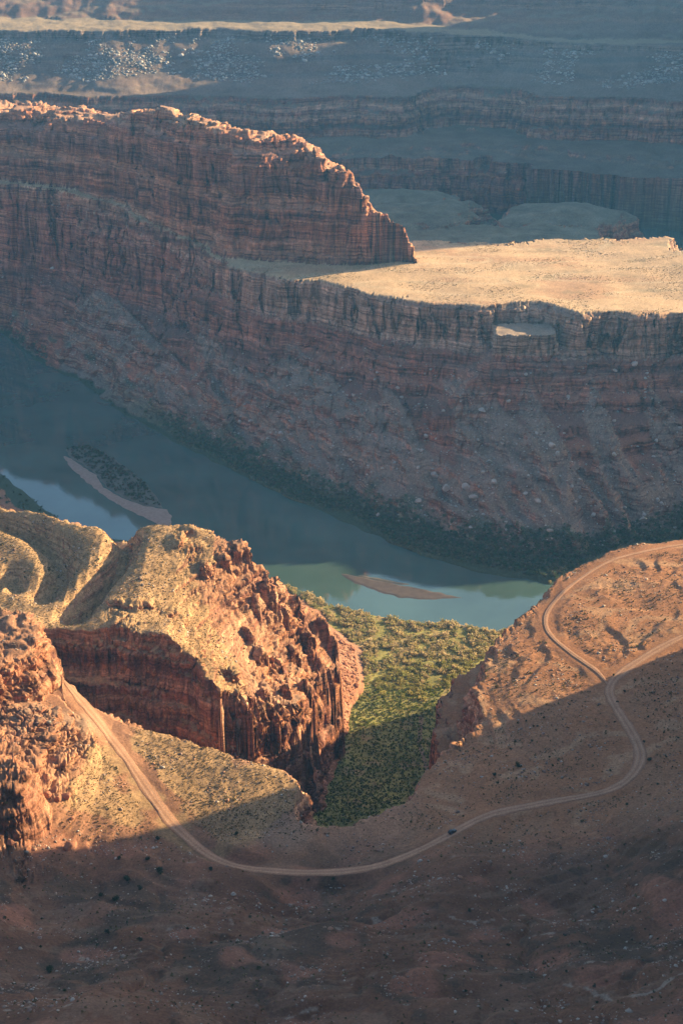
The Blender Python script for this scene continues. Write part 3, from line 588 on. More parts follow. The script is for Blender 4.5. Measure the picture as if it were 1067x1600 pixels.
# ------------------------------------------------------------------ materials
def ground_material(name, bump=1.0, scale=1.0, bedk=1.0, vert=1.0, beds=1.0):
    m = bpy.data.materials.new(name); m.use_nodes = True; nt = m.node_tree; n = nt.nodes; l = nt.links
    b = n["Principled BSDF"]; b.inputs["Roughness"].default_value = .95; b.inputs["Specular IOR Level"].default_value = .12
    at = n.new("ShaderNodeAttribute"); at.attribute_name = "Col"
    tc = n.new("ShaderNodeTexCoord")
    n1 = n.new("ShaderNodeTexNoise"); n1.inputs["Scale"].default_value = .9 * scale; n1.inputs["Detail"].default_value = 5; n1.inputs["Roughness"].default_value = .7
    l.new(tc.outputs["Object"], n1.inputs["Vector"])
    mr = n.new("ShaderNodeMapRange"); mr.inputs[1].default_value = .3; mr.inputs[2].default_value = .7; mr.inputs[3].default_value = .62; mr.inputs[4].default_value = 1.38
    l.new(n1.outputs["Fac"], mr.inputs[0])
    mu = n.new("ShaderNodeVectorMath"); mu.operation = 'SCALE'; l.new(at.outputs["Color"], mu.inputs[0]); l.new(mr.outputs[0], mu.inputs["Scale"])
    # thin level beds and upright cracks, only where the face is steep
    ge = n.new("ShaderNodeNewGeometry"); sx = n.new("ShaderNodeSeparateXYZ"); l.new(ge.outputs["Normal"], sx.inputs[0])
    sm = n.new("ShaderNodeMapRange"); sm.inputs[1].default_value = .68; sm.inputs[2].default_value = .38; sm.inputs[3].default_value = 0; sm.inputs[4].default_value = 1; l.new(sx.outputs[2], sm.inputs[0])
    last = mu.outputs[0]; extra = []
    sh = n.new("ShaderNodeMapRange"); sh.inputs[1].default_value = .93; sh.inputs[2].default_value = .68; sh.inputs[3].default_value = 0; sh.inputs[4].default_value = 1; l.new(sx.outputs[2], sh.inputs[0])
    for scl, lo, hi, det in (((.03, .03, .75), 1 - .5 * beds, 1 + .55 * beds, 6), ((.30, .30, .02), 1 - .42 * vert, 1 + .36 * vert, 4), ((.10, .10, .012), .75, 1.28, 3)):
        mp = n.new("ShaderNodeMapping"); mp.inputs["Scale"].default_value = tuple(q * bedk for q in scl); l.new(tc.outputs["Object"], mp.inputs["Vector"])
        nb = n.new("ShaderNodeTexNoise"); nb.inputs["Scale"].default_value = 1.0; nb.inputs["Detail"].default_value = det; nb.inputs["Roughness"].default_value = .65; l.new(mp.outputs[0], nb.inputs["Vector"])
        m2 = n.new("ShaderNodeMapRange"); m2.inputs[1].default_value = .34; m2.inputs[2].default_value = .66; m2.inputs[3].default_value = lo; m2.inputs[4].default_value = hi; l.new(nb.outputs["Fac"], m2.inputs[0])
        m3 = n.new("ShaderNodeMix"); m3.data_type = 'FLOAT'; m3.inputs[2].default_value = 1.0; l.new((sh if det == 6 else sm).outputs[0], m3.inputs[0]); l.new(m2.outputs[0], m3.inputs[3])
        v3 = n.new("ShaderNodeVectorMath"); v3.operation = 'SCALE'; l.new(last, v3.inputs[0]); l.new(m3.outputs[0], v3.inputs["Scale"]); last = v3.outputs[0]; extra.append(nb.outputs["Fac"])
    l.new(last, b.inputs["Base Color"])
    ad = n.new("ShaderNodeMath"); ad.operation = 'ADD'; l.new(extra[0], ad.inputs[0]); l.new(extra[1], ad.inputs[1])
    b1 = n.new("ShaderNodeBump"); b1.inputs["Distance"].default_value = 1.6 / bedk; l.new(ad.outputs[0], b1.inputs["Height"]); l.new(sm.outputs[0], b1.inputs["Strength"])
    n2_ = n.new("ShaderNodeTexNoise"); n2_.inputs["Scale"].default_value = .6 * scale; n2_.inputs["Detail"].default_value = 6; n2_.inputs["Roughness"].default_value = .72
    l.new(tc.outputs["Object"], n2_.inputs["Vector"])
    bp = n.new("ShaderNodeBump"); bp.inputs["Strength"].default_value = .9; bp.inputs["Distance"].default_value = .38 * bump
    l.new(n2_.outputs["Fac"], bp.inputs["Height"]); l.new(b1.outputs[0], bp.inputs["Normal"]); l.new(bp.outputs[0], b.inputs["Normal"])
    return m
def simple_material(name, c, rough=.8, var=.25, scale=1.0, spec=.3, bump=0.0, metal=0.0):
    m = bpy.data.materials.new(name); m.use_nodes = True; nt = m.node_tree; n = nt.nodes; l = nt.links
    b = n["Principled BSDF"]; b.inputs["Roughness"].default_value = rough; b.inputs["Specular IOR Level"].default_value = spec; b.inputs["Metallic"].default_value = metal
    tc = n.new("ShaderNodeTexCoord"); no = n.new("ShaderNodeTexNoise"); no.inputs["Scale"].default_value = scale; no.inputs["Detail"].default_value = 5
    l.new(tc.outputs["Object"], no.inputs["Vector"])
    mr = n.new("ShaderNodeMapRange"); mr.inputs[1].default_value = .3; mr.inputs[2].default_value = .7; mr.inputs[3].default_value = 1 - var; mr.inputs[4].default_value = 1 + var
    l.new(no.outputs["Fac"], mr.inputs[0])
    mu = n.new("ShaderNodeVectorMath"); mu.operation = 'SCALE'; mu.inputs[0].default_value = c; l.new(mr.outputs[0], mu.inputs["Scale"]); l.new(mu.outputs[0], b.inputs["Base Color"])
    if bump:
        bp = n.new("ShaderNodeBump"); bp.inputs["Distance"].default_value = bump; bp.inputs["Strength"].default_value = .8
        l.new(no.outputs["Fac"], bp.inputs["Height"]); l.new(bp.outputs[0], b.inputs["Normal"])
    return m
MG = ground_material("rock_and_soil"); MGF = ground_material("distant_rock", 2.0, .5, .55); MGM = ground_material("banded_rock", 1.2, .8, .75, .6, 1.3)

def link(o): scn.collection.objects.link(o); return o
def mesh_np(name, V, Fq, mat, colr=None, parent=None, smooth=False, tri=False):
    me = bpy.data.meshes.new(name); V = np.ascontiguousarray(V, F32); Fq = np.ascontiguousarray(Fq, np.int32); k = Fq.shape[1]
    me.vertices.add(len(V)); me.vertices.foreach_set("co", V.ravel())
    me.loops.add(Fq.size); me.loops.foreach_set("vertex_index", Fq.ravel())
    me.polygons.add(len(Fq)); me.polygons.foreach_set("loop_start", np.arange(0, Fq.size, k, dtype=np.int32))
    me.update(calc_edges=True)
    if smooth: me.polygons.foreach_set("use_smooth", np.ones(len(Fq), bool))
    if colr is not None:
        a = me.color_attributes.new("Col", 'FLOAT_COLOR', 'POINT'); c4 = np.ones((len(V), 4), F32); c4[:, :3] = colr; a.data.foreach_set("color", c4.ravel())
    me.materials.append(mat)
    o = link(bpy.data.objects.new(name, me)); o.parent = parent
    return o
def tag(o, label=None, cat=None, group=None, kind=None):
    if label: o['label'] = label
    if cat: o['category'] = cat
    if group: o['group'] = group
    if kind: o['kind'] = kind
    return o

idx = np.arange(cols * NR, dtype=np.int32).reshape(cols, NR)
quads = np.stack([idx[:-1, :-1], idx[1:, :-1], idx[1:, 1:], idx[:-1, 1:]], -1).reshape(-1, 4)
ql = LAY[:-1, :-1].reshape(-1)
ALLV = np.stack([XD, YD, ZD], -1).reshape(-1, 3); ALLC = col.reshape(-1, 3)
def terrain(name, layers, mat, label, cat):
    f = quads[np.isin(ql, layers)]
    u, inv = np.unique(f, return_inverse=True)
    o = mesh_np(name, ALLV[u], inv.reshape(-1, 4), mat, ALLC[u], smooth=True)
    return tag(o, label, cat, kind='structure')
terrain("terrain", [1, 8], MG, "red and tan desert bench in the foreground with its canyon rims, plus unseen high ground casting shadows", "terrain")
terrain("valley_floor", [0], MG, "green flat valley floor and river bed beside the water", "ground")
terrain("plateau", [2], MGM, "sunlit tan plateau with its shaded banded slopes above the river", "plateau")
terrain("mesa", [3], MGM, "long red sandstone mesa standing on the plateau", "mesa")
terrain("hills", [4], MGF, "low grey green terraced hills behind the plateau", "hills")
terrain("canyon_wall", [5, 6, 7], MGF, "distant blue hazy canyon wall with bouldered terraces", "canyon wall")

# ------------------------------------------------------------------ river
def water_material():
    m = bpy.data.materials.new("river_water"); m.use_nodes = True; nt = m.node_tree; n = nt.nodes; l = nt.links
    b = n["Principled BSDF"]; b.inputs["Base Color"].default_value = (.050, .068, .040, 1); b.inputs["Roughness"].default_value = .03; b.inputs["IOR"].default_value = 1.9
    tc = n.new("ShaderNodeTexCoord")
    n1 = n.new("ShaderNodeTexNoise"); n1.inputs["Scale"].default_value = .012; n1.inputs["Detail"].default_value = 6
    l.new(tc.outputs["Object"], n1.inputs["Vector"])
    mr = n.new("ShaderNodeMapRange"); mr.inputs[1].default_value = .35; mr.inputs[2].default_value = .65; mr.inputs[3].default_value = .8; mr.inputs[4].default_value = 1.2
    l.new(n1.outputs["Fac"], mr.inputs[0])
    mu = n.new("ShaderNodeVectorMath"); mu.operation = 'SCALE'; mu.inputs[0].default_value = (.070, .125, .108); l.new(mr.outputs[0], mu.inputs["Scale"]); l.new(mu.outputs[0], b.inputs["Base Color"])
    n2_ = n.new("ShaderNodeTexNoise"); n2_.inputs["Scale"].default_value = .25; n2_.inputs["Detail"].default_value = 4
    l.new(tc.outputs["Object"], n2_.inputs["Vector"])
    bp = n.new("ShaderNodeBump"); bp.inputs["Strength"].default_value = .07; bp.inputs["Distance"].default_value = .25
    l.new(n2_.outputs["Fac"], bp.inputs["Height"]); l.new(bp.outputs[0], b.inputs["Normal"])
    return m
gxn, gyn = 24, 28
wx_ = np.linspace(-1500, 1500, gxn); wy_ = np.linspace(900, 2900, gyn); WX, WY = np.meshgrid(wx_, wy_)
wi = np.arange(gxn * gyn).reshape(gyn, gxn)
wq = np.stack([wi[:-1, :-1], wi[:-1, 1:], wi[1:, 1:], wi[1:, :-1]], -1).reshape(-1, 4)
tag(mesh_np("river", np.stack([WX, WY, np.zeros_like(WX)], -1).reshape(-1, 3), wq, water_material()), "calm murky green river winding through the canyon", "river", kind='structure')
# wide base sheet under everything so that the ground reaches the horizon
tag(mesh_np("desert_floor", np.array([(-9000,-6000,-12),(9000,-6000,-12),(9000,12000,-12),(-9000,12000,-12)]), np.array([[0,1,2,3]]), simple_material("desert_soil", (.3,.18,.11), scale=.01)), "flat desert floor reaching the horizon", "ground", kind='structure')

# ------------------------------------------------------------------ finding the ground under a point of the view
PXv, PYv, Dv = project(XD, YD, ZD)
GRID = {}
_px = PXv[50:-50].ravel(); _py = PYv[50:-50].ravel(); _d = Dv[50:-50].ravel()
_id = (np.arange(cols * NR).reshape(cols, NR)[50:-50]).ravel()
okv = (_px > -40) & (_px < 1107) & (_py > -40) & (_py < 1640)
cx = (_px[okv] / 2).astype(int) + 30; cy = (_py[okv] / 2).astype(int) + 30
DEP = np.full((900, 640), 1e9, F32); np.minimum.at(DEP, (cy, cx), _d[okv])
_best = np.full((900, 640), -1, np.int64)
sel = _d[okv] <= DEP[cy, cx] + .01
_best[cy[sel], cx[sel]] = _id[okv][sel]
def ground(px, py):
    j = int(py / 2) + 30; i = int(px / 2) + 30
    for r in range(6):
        w = _best[j - r:j + r + 1, i - r:i + r + 1].ravel(); w = w[w >= 0]
        if len(w): return ALLV[w[0]].astype(float)
    return None
vis = np.zeros(cols * NR, bool)
vis[_id[okv][_d[okv] <= DEP[cy, cx] * 1.012]] = True
vis = vis.reshape(cols, NR)
# ground area each sample stands for
AREA = np.zeros(X.shape, F32)
AREA[:, 1:-1] = (Rn[:, 2:] - Rn[:, :-2]) * .5 * Rn[:, 1:-1] * np.gradient(phi)[:, None]
def pick(w, n, seed):
    r = np.random.default_rng(seed); w = (w * AREA).ravel().astype(np.float64); tot = w.sum()
    if tot <= 0: return np.zeros((0,), int)
    return r.choice(w.size, size=n, p=w / tot)

# ------------------------------------------------------------------ roads
def ribbon(name, pl, w, mat, label):
    t = np.gradient(pl, axis=0); t /= np.hypot(t[:, 0], t[:, 1])[:, None]; nrm = np.stack([-t[:, 1], t[:, 0]], -1)
    offs = np.array([-1, -.62, -.5, -.2, 0, .2, .5, .62, 1]); dz_ = np.array([-.45, .10, .02, .16, .20, .16, .02, .10, -.45])
    k = np.arange(len(pl)); ww = w * np.clip(.25 + k / 14., 0, 1) * (1 + .10 * np.sin(k * .13) + .06 * np.sin(k * .41))
    V = []
    for o_, d_ in zip(offs, dz_):
        p = pl + nrm * (o_ * ww * (1 + (.16 * n2(pl[:, 0] + o_ * 50, pl[:, 1], 7, 169) + .10 * n2(pl[:, 0] + o_ * 50, pl[:, 1], 2.6, 170)) * (abs(o_) > .9)))[:, None]
        z = Look(p[:, 0], p[:, 1])(G['btop']) + .30 + d_ * .6
        V.append(np.stack([p[:, 0], p[:, 1], z], -1))
    V = np.stack(V, 1); n, m_ = V.shape[:2]; i = np.arange(n * m_).reshape(n, m_)
    q = np.stack([i[:-1, :-1], i[1:, :-1], i[1:, 1:], i[:-1, 1:]], -1).reshape(-1, 4)
    c = np.ones((n, m_, 3), F32) * C(.43,.235,.13)
    c[:, [2, 6]] = C(.46,.28,.185); c[:, 4] = C(.33,.19,.125); c[:, [0, 8]] = C(.28,.15,.095)
    c *= (1 + .12 * n2(V[..., 0], V[..., 1], 6, 130))[..., None]
    return tag(mesh_np(name, V.reshape(-1, 3), q, mat, c.reshape(-1, 3), smooth=True), label, "road", kind='structure')
MR = ground_material("road_dirt", .25, 1.6)
ribbon("road", ROAD, 3.0, MR, "pale dirt road winding across the desert bench")
ribbon("track", ROAD2, 1.6, MR, "dirt track branching along the rim of the bench")

# ------------------------------------------------------------------ plants, stones
def ico():
    t = (1 + 5 ** .5) / 2
    v = np.array([(-1,t,0),(1,t,0),(-1,-t,0),(1,-t,0),(0,-1,t),(0,1,t),(0,-1,-t),(0,1,-t),(t,0,-1),(t,0,1),(-t,0,-1),(-t,0,1)], float); v /= np.linalg.norm(v[0])
    f = np.array([(0,11,5),(0,5,1),(0,1,7),(0,7,10),(0,10,11),(1,5,9),(5,11,4),(11,10,2),(10,7,6),(7,1,8),(3,9,4),(3,4,2),(3,2,6),(3,6,8),(3,8,9),(4,9,5),(2,4,11),(6,2,10),(8,6,7),(9,8,1)])
    return v, f
def ico2():
    v, f = ico(); v = list(map(tuple, v)); cache = {}; nf = []
    def mid(a, b):
        k = (min(a, b), max(a, b))
        if k not in cache:
            p = (np.array(v[a]) + np.array(v[b])); p /= np.linalg.norm(p); v.append(tuple(p)); cache[k] = len(v) - 1
        return cache[k]
    for a, b, c in f:
        d, e, g = mid(a, b), mid(b, c), mid(c, a); nf += [(a, d, g), (b, e, d), (c, g, e), (d, e, g)]
    return np.array(v), np.array(nf)
def stone_template(seed, hi=True):
    r = np.random.default_rng(seed); v, f = ico2() if hi else ico()
    for _ in range(7 if hi else 4):                      # chop flat faces so that it reads as broken rock
        n = r.normal(size=3); n /= np.linalg.norm(n); d = r.uniform(.45, .8)
        k = v @ n; v = v - np.clip(k - d, 0, None)[:, None] * n
    v *= np.array([1, r.uniform(.6, .9), r.uniform(.5, .8)]); return v, f
def bush_template(seed, n=46, tall=1.0, leaf=.17):
    r = np.random.default_rng(seed); V = []; Fc = []
    lobes = [(r.uniform(-.5, .5), r.uniform(-.5, .5), r.uniform(.3, .75), r.uniform(.28, .48)) for _ in range(6)]
    for i in range(n):
        lx, ly, lz, lr = lobes[i % 6]; d = r.normal(size=3); d /= np.linalg.norm(d); p = np.array([lx, ly, lz]) + d * lr * r.uniform(.6, 1.05); p[2] = max(p[2], .05) * tall
        a = r.normal(size=3); a /= np.linalg.norm(a); b = np.cross(a, d + .3 * r.normal(size=3)); b /= np.linalg.norm(b) + 1e-9; s = leaf * r.uniform(.6, 1.3)
        k = len(V); V += [p - a * s - b * s * .5, p + a * s - b * s * .5, p + a * s * .7 + b * s * .6, p - a * s * .7 + b * s * .6]; Fc.append((k, k + 1, k + 2, k + 3))
    return np.array(V), np.array(Fc)
def scatter(name, temps, pos, size, seed, mat, cols_, label, cat, sink=.1, kind='stuff', zs=None):
    r = np.random.default_rng(seed); Vs, Fs, Cs = [], [], []; off = 0
    which = r.integers(len(temps), size=len(pos)); ang = r.uniform(0, 6.283, len(pos))
    for t, (tv, tf) in enumerate(temps):
        k = np.where(which == t)[0]
        if not len(k): continue
        c, s = np.cos(ang[k]), np.sin(ang[k]); sz = size[k]
        x = (tv[None, :, 0] * c[:, None] - tv[None, :, 1] * s[:, None]) * sz[:, None] + pos[k, 0:1]
        y = (tv[None, :, 0] * s[:, None] + tv[None, :, 1] * c[:, None]) * sz[:, None] + pos[k, 1:2]
        z = tv[None, :, 2] * (sz * (1 if zs is None else zs[k]))[:, None] + pos[k, 2:3] - sink * sz[:, None]
        Vs.append(np.stack([x, y, z], -1).reshape(-1, 3))
        Fs.append((tf[None] + (np.arange(len(k)) * len(tv))[:, None, None]).reshape(-1, tf.shape[1]) + off); off += len(k) * len(tv)
        cc = cols_[r.integers(len(cols_), size=len(k))] * r.uniform(.75, 1.25, (len(k), 1))
        vv = r.uniform(.8, 1.2, (len(k), len(tv) // (4 if tf.shape[1] == 4 else 1) or 1)); vv = np.repeat(vv, 4, axis=1) if tf.shape[1] == 4 else np.ones((len(k), len(tv)))
        Cs.append((cc[:, None, :] * vv[..., None]).reshape(-1, 3))
    if not Vs: return None
    return tag(mesh_np(name, np.vstack(Vs), np.vstack(Fs), mat, np.vstack(Cs)), label, cat, kind=kind)
def plant_material():
    m = bpy.data.materials.new("foliage"); m.use_nodes = True; nt = m.node_tree; n = nt.nodes; l = nt.links
    b = n["Principled BSDF"]; b.inputs["Roughness"].default_value = .8; b.inputs["Specular IOR Level"].default_value = .1
    at = n.new("ShaderNodeAttribute"); at.attribute_name = "Col"; l.new(at.outputs["Color"], b.inputs["Base Color"])
    tr = n.new("ShaderNodeBsdfTranslucent"); l.new(at.outputs["Color"], tr.inputs["Color"]); mx = n.new("ShaderNodeMixShader"); mx.inputs[0].default_value = .35
    l.new(b.outputs[0], mx.inputs[1]); l.new(tr.outputs[0], mx.inputs[2]); l.new(mx.outputs[0], n["Material Output"].inputs[0])
    return m
MP = plant_material()
MS = ground_material("stone", .2, 2.0)
bushes = [bush_template(i, 46, r_) for i, r_ in enumerate((1.0, 1.3, .9, 1.15))]
tufts = [bush_template(20 + i, 14, .8, .32) for i in range(3)]
stones = [stone_template(i, False) for i in range(5)]
FL = lambda a: a.ravel()
def pos(k, seed=0):
    r = np.random.default_rng(seed + 900); u = r.random((len(k), 1)); v = r.random((len(k), 1)); m = cols * NR - 1
    a = ALLV[k]; b = ALLV[np.minimum(k + 1, m)]; c = ALLV[np.minimum(k + NR, m)]
    return a + u * (b - a) + v * (c - a)
AV = ALLV
rS = np.random.default_rng(5)
k = pick(((LAY == 1) & vis & (S > .97) & (RW < .2)) * Look(X, Y)(G['grassH']), 15000, 21)
scatter("bunch_grass", tufts, pos(k), rS.uniform(.25, .6, len(k)), 22, MP, np.array([(.36,.25,.12),(.27,.20,.10),(.19,.15,.08),(.42,.30,.15)]), "golden bunch grass covering the hills and slopes", "grass")
PATH = PP((658,1100,15),(655,1120,16),(657,1150,17),(668,1185,18),(660,1215,20),(640,1250,22))
# tamarisk on the flat below the rims
riv_d = DM
w = ((LAY == 0) & (DM > 4) & vis & (Y < 1190) & (X > -60) & (X < 260)).astype(F32) * (.05 + .95 * sstep(960, 1030, Y + n2(X, Y, 25, 140) * 35 - X * .15)) * (.04 + sstep(-.25, .15, n2(X, Y, 13, 155)))
k = pick(w, 7000, 1)
sz = np.exp(rS.normal(.48, .38, len(k))).clip(.7, 4.2) * mix(.55, 1, sstep(940, 1040, FL(Y)[k]))
keep = dist_line(PATH, FL(X)[k], FL(Y)[k]) > 3; k = k[keep]; sz = sz[keep]
gold = FL(Y)[k] + n2(FL(X)[k], FL(Y)[k], 20, 167) * 30 + rS.normal(0, 12, len(k)) > 1025
scatter("green_thicket", bushes, pos(k[~gold]), sz[~gold], 3, MP, np.array([(.38,.34,.11),(.44,.38,.15),(.26,.27,.08),(.30,.28,.09)]), "yellow green shrubs on the flat between the two cliffs", "thicket")
k, sz = k[gold], sz[gold]
scatter("tamarisk_thicket", bushes, pos(k), sz, 2, MP, np.array([(.52,.41,.21),(.57,.45,.25),(.44,.37,.17),(.30,.29,.12)]), "pale gold tamarisk thicket filling the flat beside the river", "thicket")
w = ((LAY == 0) & (DM > 3) & vis & (Y < 1000) & (X > -60)).astype(F32)
k = pick(w, 5000, 3)
scatter("low_scrub", tufts, pos(k), rS.uniform(.5, 1.4, len(k)), 4, MP, np.array([(.13,.17,.045),(.20,.24,.06),(.09,.12,.04)]), "low green scrub on the shaded floor of the side valley", "scrub")
# thicket along the far shore
w = ((LAY == 2) & vis).astype(F32) * sstep(.19, .10, S - .05 * sstep(50, 200, X)) * sstep(-230, -120, X) + .6 * ((LAY == 2) & vis & (X < -360) & (S < .1))
k = pick(w, 6500, 5)
scatter("bank_thicket", bushes, pos(k), rS.uniform(1.3, 3.0, len(k)), 6, MP, np.array([(.18,.175,.11),(.21,.19,.13),(.12,.15,.08),(.09,.15,.08)]), "grey green thicket lining the far river bank", "thicket")
w = ((LAY <= 1) & vis & (X < -230) & (Y > 1250) & (ZD < 60)).astype(F32)
if w.sum() > 0:
    k = pick(w, 900, 7)
    scatter("shore_thicket", bushes, pos(k), rS.uniform(1.5, 3.0, len(k)), 8, MP, np.array([(.07,.09,.045),(.09,.10,.055)]), "dark green thicket on the near shore behind the grassy hill", "thicket")
# desert scrub and stones on the bench
okb = (LAY == 1) & vis & (S > .9) & (RW < .3)
w = okb.astype(F32) * (1 - .6 * (Y < 620)) * (.25 + .75 * sstep(-.1, .4, n2(X, Y, 30, 141))) * sstep(300, 450, Y) * (1 - .85 * RK)
k = pick(w, 13000, 9)
scatter("desert_scrub", tufts, pos(k), np.exp(rS.normal(-.95, .45, len(k))).clip(.15, 1.5), 10, MP, np.array([(.16,.14,.07),(.11,.11,.055),(.24,.19,.10),(.08,.085,.045)]), "tiny desert shrubs dotted over the bench", "scrub")
k = pick(okb * (.15 + sstep(0, .4, n2(X, Y, 22, 142))) * sstep(300, 450, Y), 15000, 11)
scatter("gravel", stones, pos(k), np.exp(rS.normal(-1.05, .55, len(k))).clip(.15, 1.8), 12, MS, np.array([(.30,.22,.17),(.36,.20,.13),(.42,.36,.30),(.22,.15,.12)]), "loose stones scattered over the bench", "gravel")
k = pick(((LAY == 2) & vis & (S > .12) & (S < .93)) * (.3 + talm), 16000, 13)
scatter("talus_rubble", stones, pos(k), np.exp(rS.normal(-.45, .5, len(k))).clip(.3, 2.4), 14, MS, np.array([(.30,.24,.20),(.36,.26,.20),(.26,.14,.10),(.42,.37,.32)]), "loose rubble strewn down the slope below the plateau", "rubble")
k = pick(((LAY == 2) & vis & (S > .99)) * sstep(-.1, .5, n2(X * .5, Y, 30, 154)), 5000, 15)
scatter("plateau_scrub", tufts, pos(k), rS.uniform(.3, .85, len(k)), 16, MP, np.array([(.34,.26,.14),(.28,.22,.12),(.22,.19,.10)]), "dry low scrub covering the sunlit plateau", "scrub")
k = pick(((LAY == 6) & vis & (S > .25) & (S < .9)) * sstep(-.05, .35, n2(X, Y, 110, 143) + .4 * n2(X, Y, 30, 144) + .1), 4500, 17)
scatter("boulder_field", stones, pos(k), np.exp(rS.normal(.75, .5, len(k))).clip(1.0, 7), 18, MS, np.array([(.34,.31,.27),(.27,.24,.21),(.40,.37,.33)]), "field of pale boulders on the distant terrace", "boulder field")
k = pick(((LAY == 1) & vis & (S > .05) & (S < .5) & (X < 60) & (Y > 800)) * 1.0, 2500, 19)
scatter("red_rubble", stones, pos(k), np.exp(rS.normal(-.1, .5, len(k))).clip(.3, 3.2), 20, MS, np.array([(.34,.15,.09),(.28,.12,.075),(.40,.20,.12)]), "red rubble at the foot of the rock spires", "rubble")

# ------------------------------------------------------------------ countable boulders
M_BOULDER = simple_material("boulder_rock", (.44,.39,.34), .95, .25, .8, .1, .15)
M_REDB = simple_material("red_boulder_rock", (.34,.15,.09), .95, .28, .8, .1, .15)
TB = []
for i in range(6):
    v, f = stone_template(100 + i, True)
    for mt_, nm in ((M_BOULDER, 'boulder'), (M_REDB, 'red_boulder')):
        me = bpy.data.meshes.new(nm); me.from_pydata([tuple(a) for a in v], [], [tuple(int(q) for q in a) for a in f]); me.materials.append(mt_); TB.append(me)
def boulder(px, py, r, label, group=None, red=False, stretch=(1, 1, 1)):
    p = ground(px, py)
    if p is None: return
    o = bpy.data.objects.new('red_boulder' if red else 'boulder', TB[2 * rS.integers(6) + (1 if red else 0)]); link(o)
    o.location = (p[0], p[1], p[2] + r * .25); o.scale = (r * stretch[0], r * stretch[1], r * stretch[2]); o.rotation_euler = (rS.uniform(-.4, .4), rS.uniform(-.4, .4), rS.uniform(0, 6.28))
    return tag(o, label, 'boulder', group)
NAMED = [(678,744,4.5,"pale boulder at the upper left of the boulder cluster low on the slope"),(698,764,6,"large tan split boulder left of the palest square boulder"),(729,761,5.2,"palest square boulder low on the slope above the river thicket"),(773,755,4,"pale boulder just right of the palest square boulder"),(738,781,5,"broken tan boulder below the palest square boulder"),(840,785,4,"bright pale boulder alone near the foot of the slope"),(653,784,4.5,"flat grey boulder above the river bank thicket"),(820,772,3.5,"small upright pale boulder above the lone bright one"),(763,720,3.8,"dark tan boulder part way down the debris fan"),(755,643,4.2,"wide pale boulder near the top of the debris fan"),(863,696,4.5,"wide pale boulder on the middle ledge of the slope"),(870,711,3.5,"pale boulder just below the wide one on the middle ledge"),(958,710,3.5,"pale boulder on the ledge at the right of the slope"),(887,620,3.2,"small pale boulder on the red upper slope"),(1005,813,4.5,"rounded pale boulder at the lower right above the thicket"),(858,831,4,"flat white boulder at the edge of the river thicket"),(588,805,3,"small white boulder beside the left part of the bank thicket"),(375,658,3.2,"left one of two pale boulders on the left slope"),(390,658,3.2,"right one of two pale boulders on the left slope"),(439,679,3.2,"pale boulder right of the pair on the left slope"),(82,419,3.2,"lone pale boulder high on the far left slope"),(665,682,3.5,"slanted flat boulder on the red bench above the fans"),(990,568,4,"tan boulder under the right end of the rim cliff")]
for a, b, r, lb in NAMED: boulder(a, b, r, lb)
rb = random.Random(4)
for i in range(90):
    a = rb.uniform(600, 1066); b = rb.uniform(560, 835)
    zn = "high under the rim cliff" if b < 640 else "on the middle ledges" if b < 735 else "low above the river thicket"
    hz = "left part" if a < 755 else "middle part" if a < 910 else "right part"
    boulder(a, b, rb.uniform(1.3, 3.0), f"small pale boulder {zn}, {hz} of the slope", "small pale boulders on the slope")
for i in range(26):
    a, b = rb.uniform(330, 600), rb.uniform(560, 760); zn = "upper" if b < 625 else "middle" if b < 690 else "lower"
    boulder(a, b, rb.uniform(1.2, 2.4), f"tiny grey boulder on the {zn} long slope {'left of' if a < 465 else 'leading to'} the debris fans", "small boulders on the long left slope")
REDS = [(75,1242,3.2,"dark red boulder at the left of the small outcrop beside the grass"),(92,1250,3.0,"squat red boulder in the middle of the small outcrop"),(106,1246,3.6,"leaning red slab at the right end of the small outcrop"),(117,1280,1.6,"single small red boulder with a long shadow below the outcrop"),(478,1256,4.5,"large round red boulder in the shade under the grassy rim"),(503,1258,4.0,"red boulder right of the large round one in the shade"),(521,1131,3.2,"red boulder standing on the lit green flat at the foot of the spires"),(556,1072,2.6,"red boulder at the end of the debris below the spires"),(18,1320,3.4,"low flat slab of red rock in the lower left sun"),(104,1326,3.6,"rounded tan red boulder at the edge of the shade")]
for a, b, r, lb in REDS: boulder(a, b, r, lb, red=True, stretch=(1, .8, .9))

# ------------------------------------------------------------------ junipers and other single shrubs
M_JUN = simple_material("juniper_leaf", (.045,.06,.03), .9, .35, 2.0, .1)
M_BARK = simple_material("juniper_bark", (.16,.11,.08), .95, .25, 4.0, .1)
def juniper_mesh(seed):
    v, f = bush_template(seed, 420, 1.0, .085); return v, f
def tube(p0, p1, r0, r1, n=6):
    p0 = Vector(p0); p1 = Vector(p1); d = (p1 - p0).normalized(); q = d.to_track_quat('Z', 'Y'); V = []
    for p, r in ((p0, r0), (p1, r1)):
        for i in range(n): V.append(p + q @ Vector((r * math.cos(i * 6.283 / n), r * math.sin(i * 6.283 / n), 0)))
    return [tuple(v) for v in V], [(i, (i + 1) % n, n + (i + 1) % n, n + i) for i in range(n)]
JM = []
for sd_ in range(3):
    v, f = juniper_mesh(200 + sd_)
    cm = bpy.data.meshes.new("crown"); cm.from_pydata([tuple(a) for a in v], [], [tuple(int(q) for q in a) for a in f]); cm.materials.append(M_JUN)
    V, Fc = [], []
    for q in [((0, 0, -.2), (.03, .02, .3), .09, .06), ((.03, .02, .28), (.3, .1, .6), .05, .02), ((.03, .02, .28), (-.25, .2, .62), .05, .02), ((.02, .02, .2), (-.05, -.3, .55), .045, .02)]:
        a, b = tube(*q); Fc += [tuple(i + len(V) for i in t) for t in b]; V += a
    tm = bpy.data.meshes.new("trunk"); tm.from_pydata(V, [], Fc); tm.materials.append(M_BARK)
    JM.append((cm, tm))
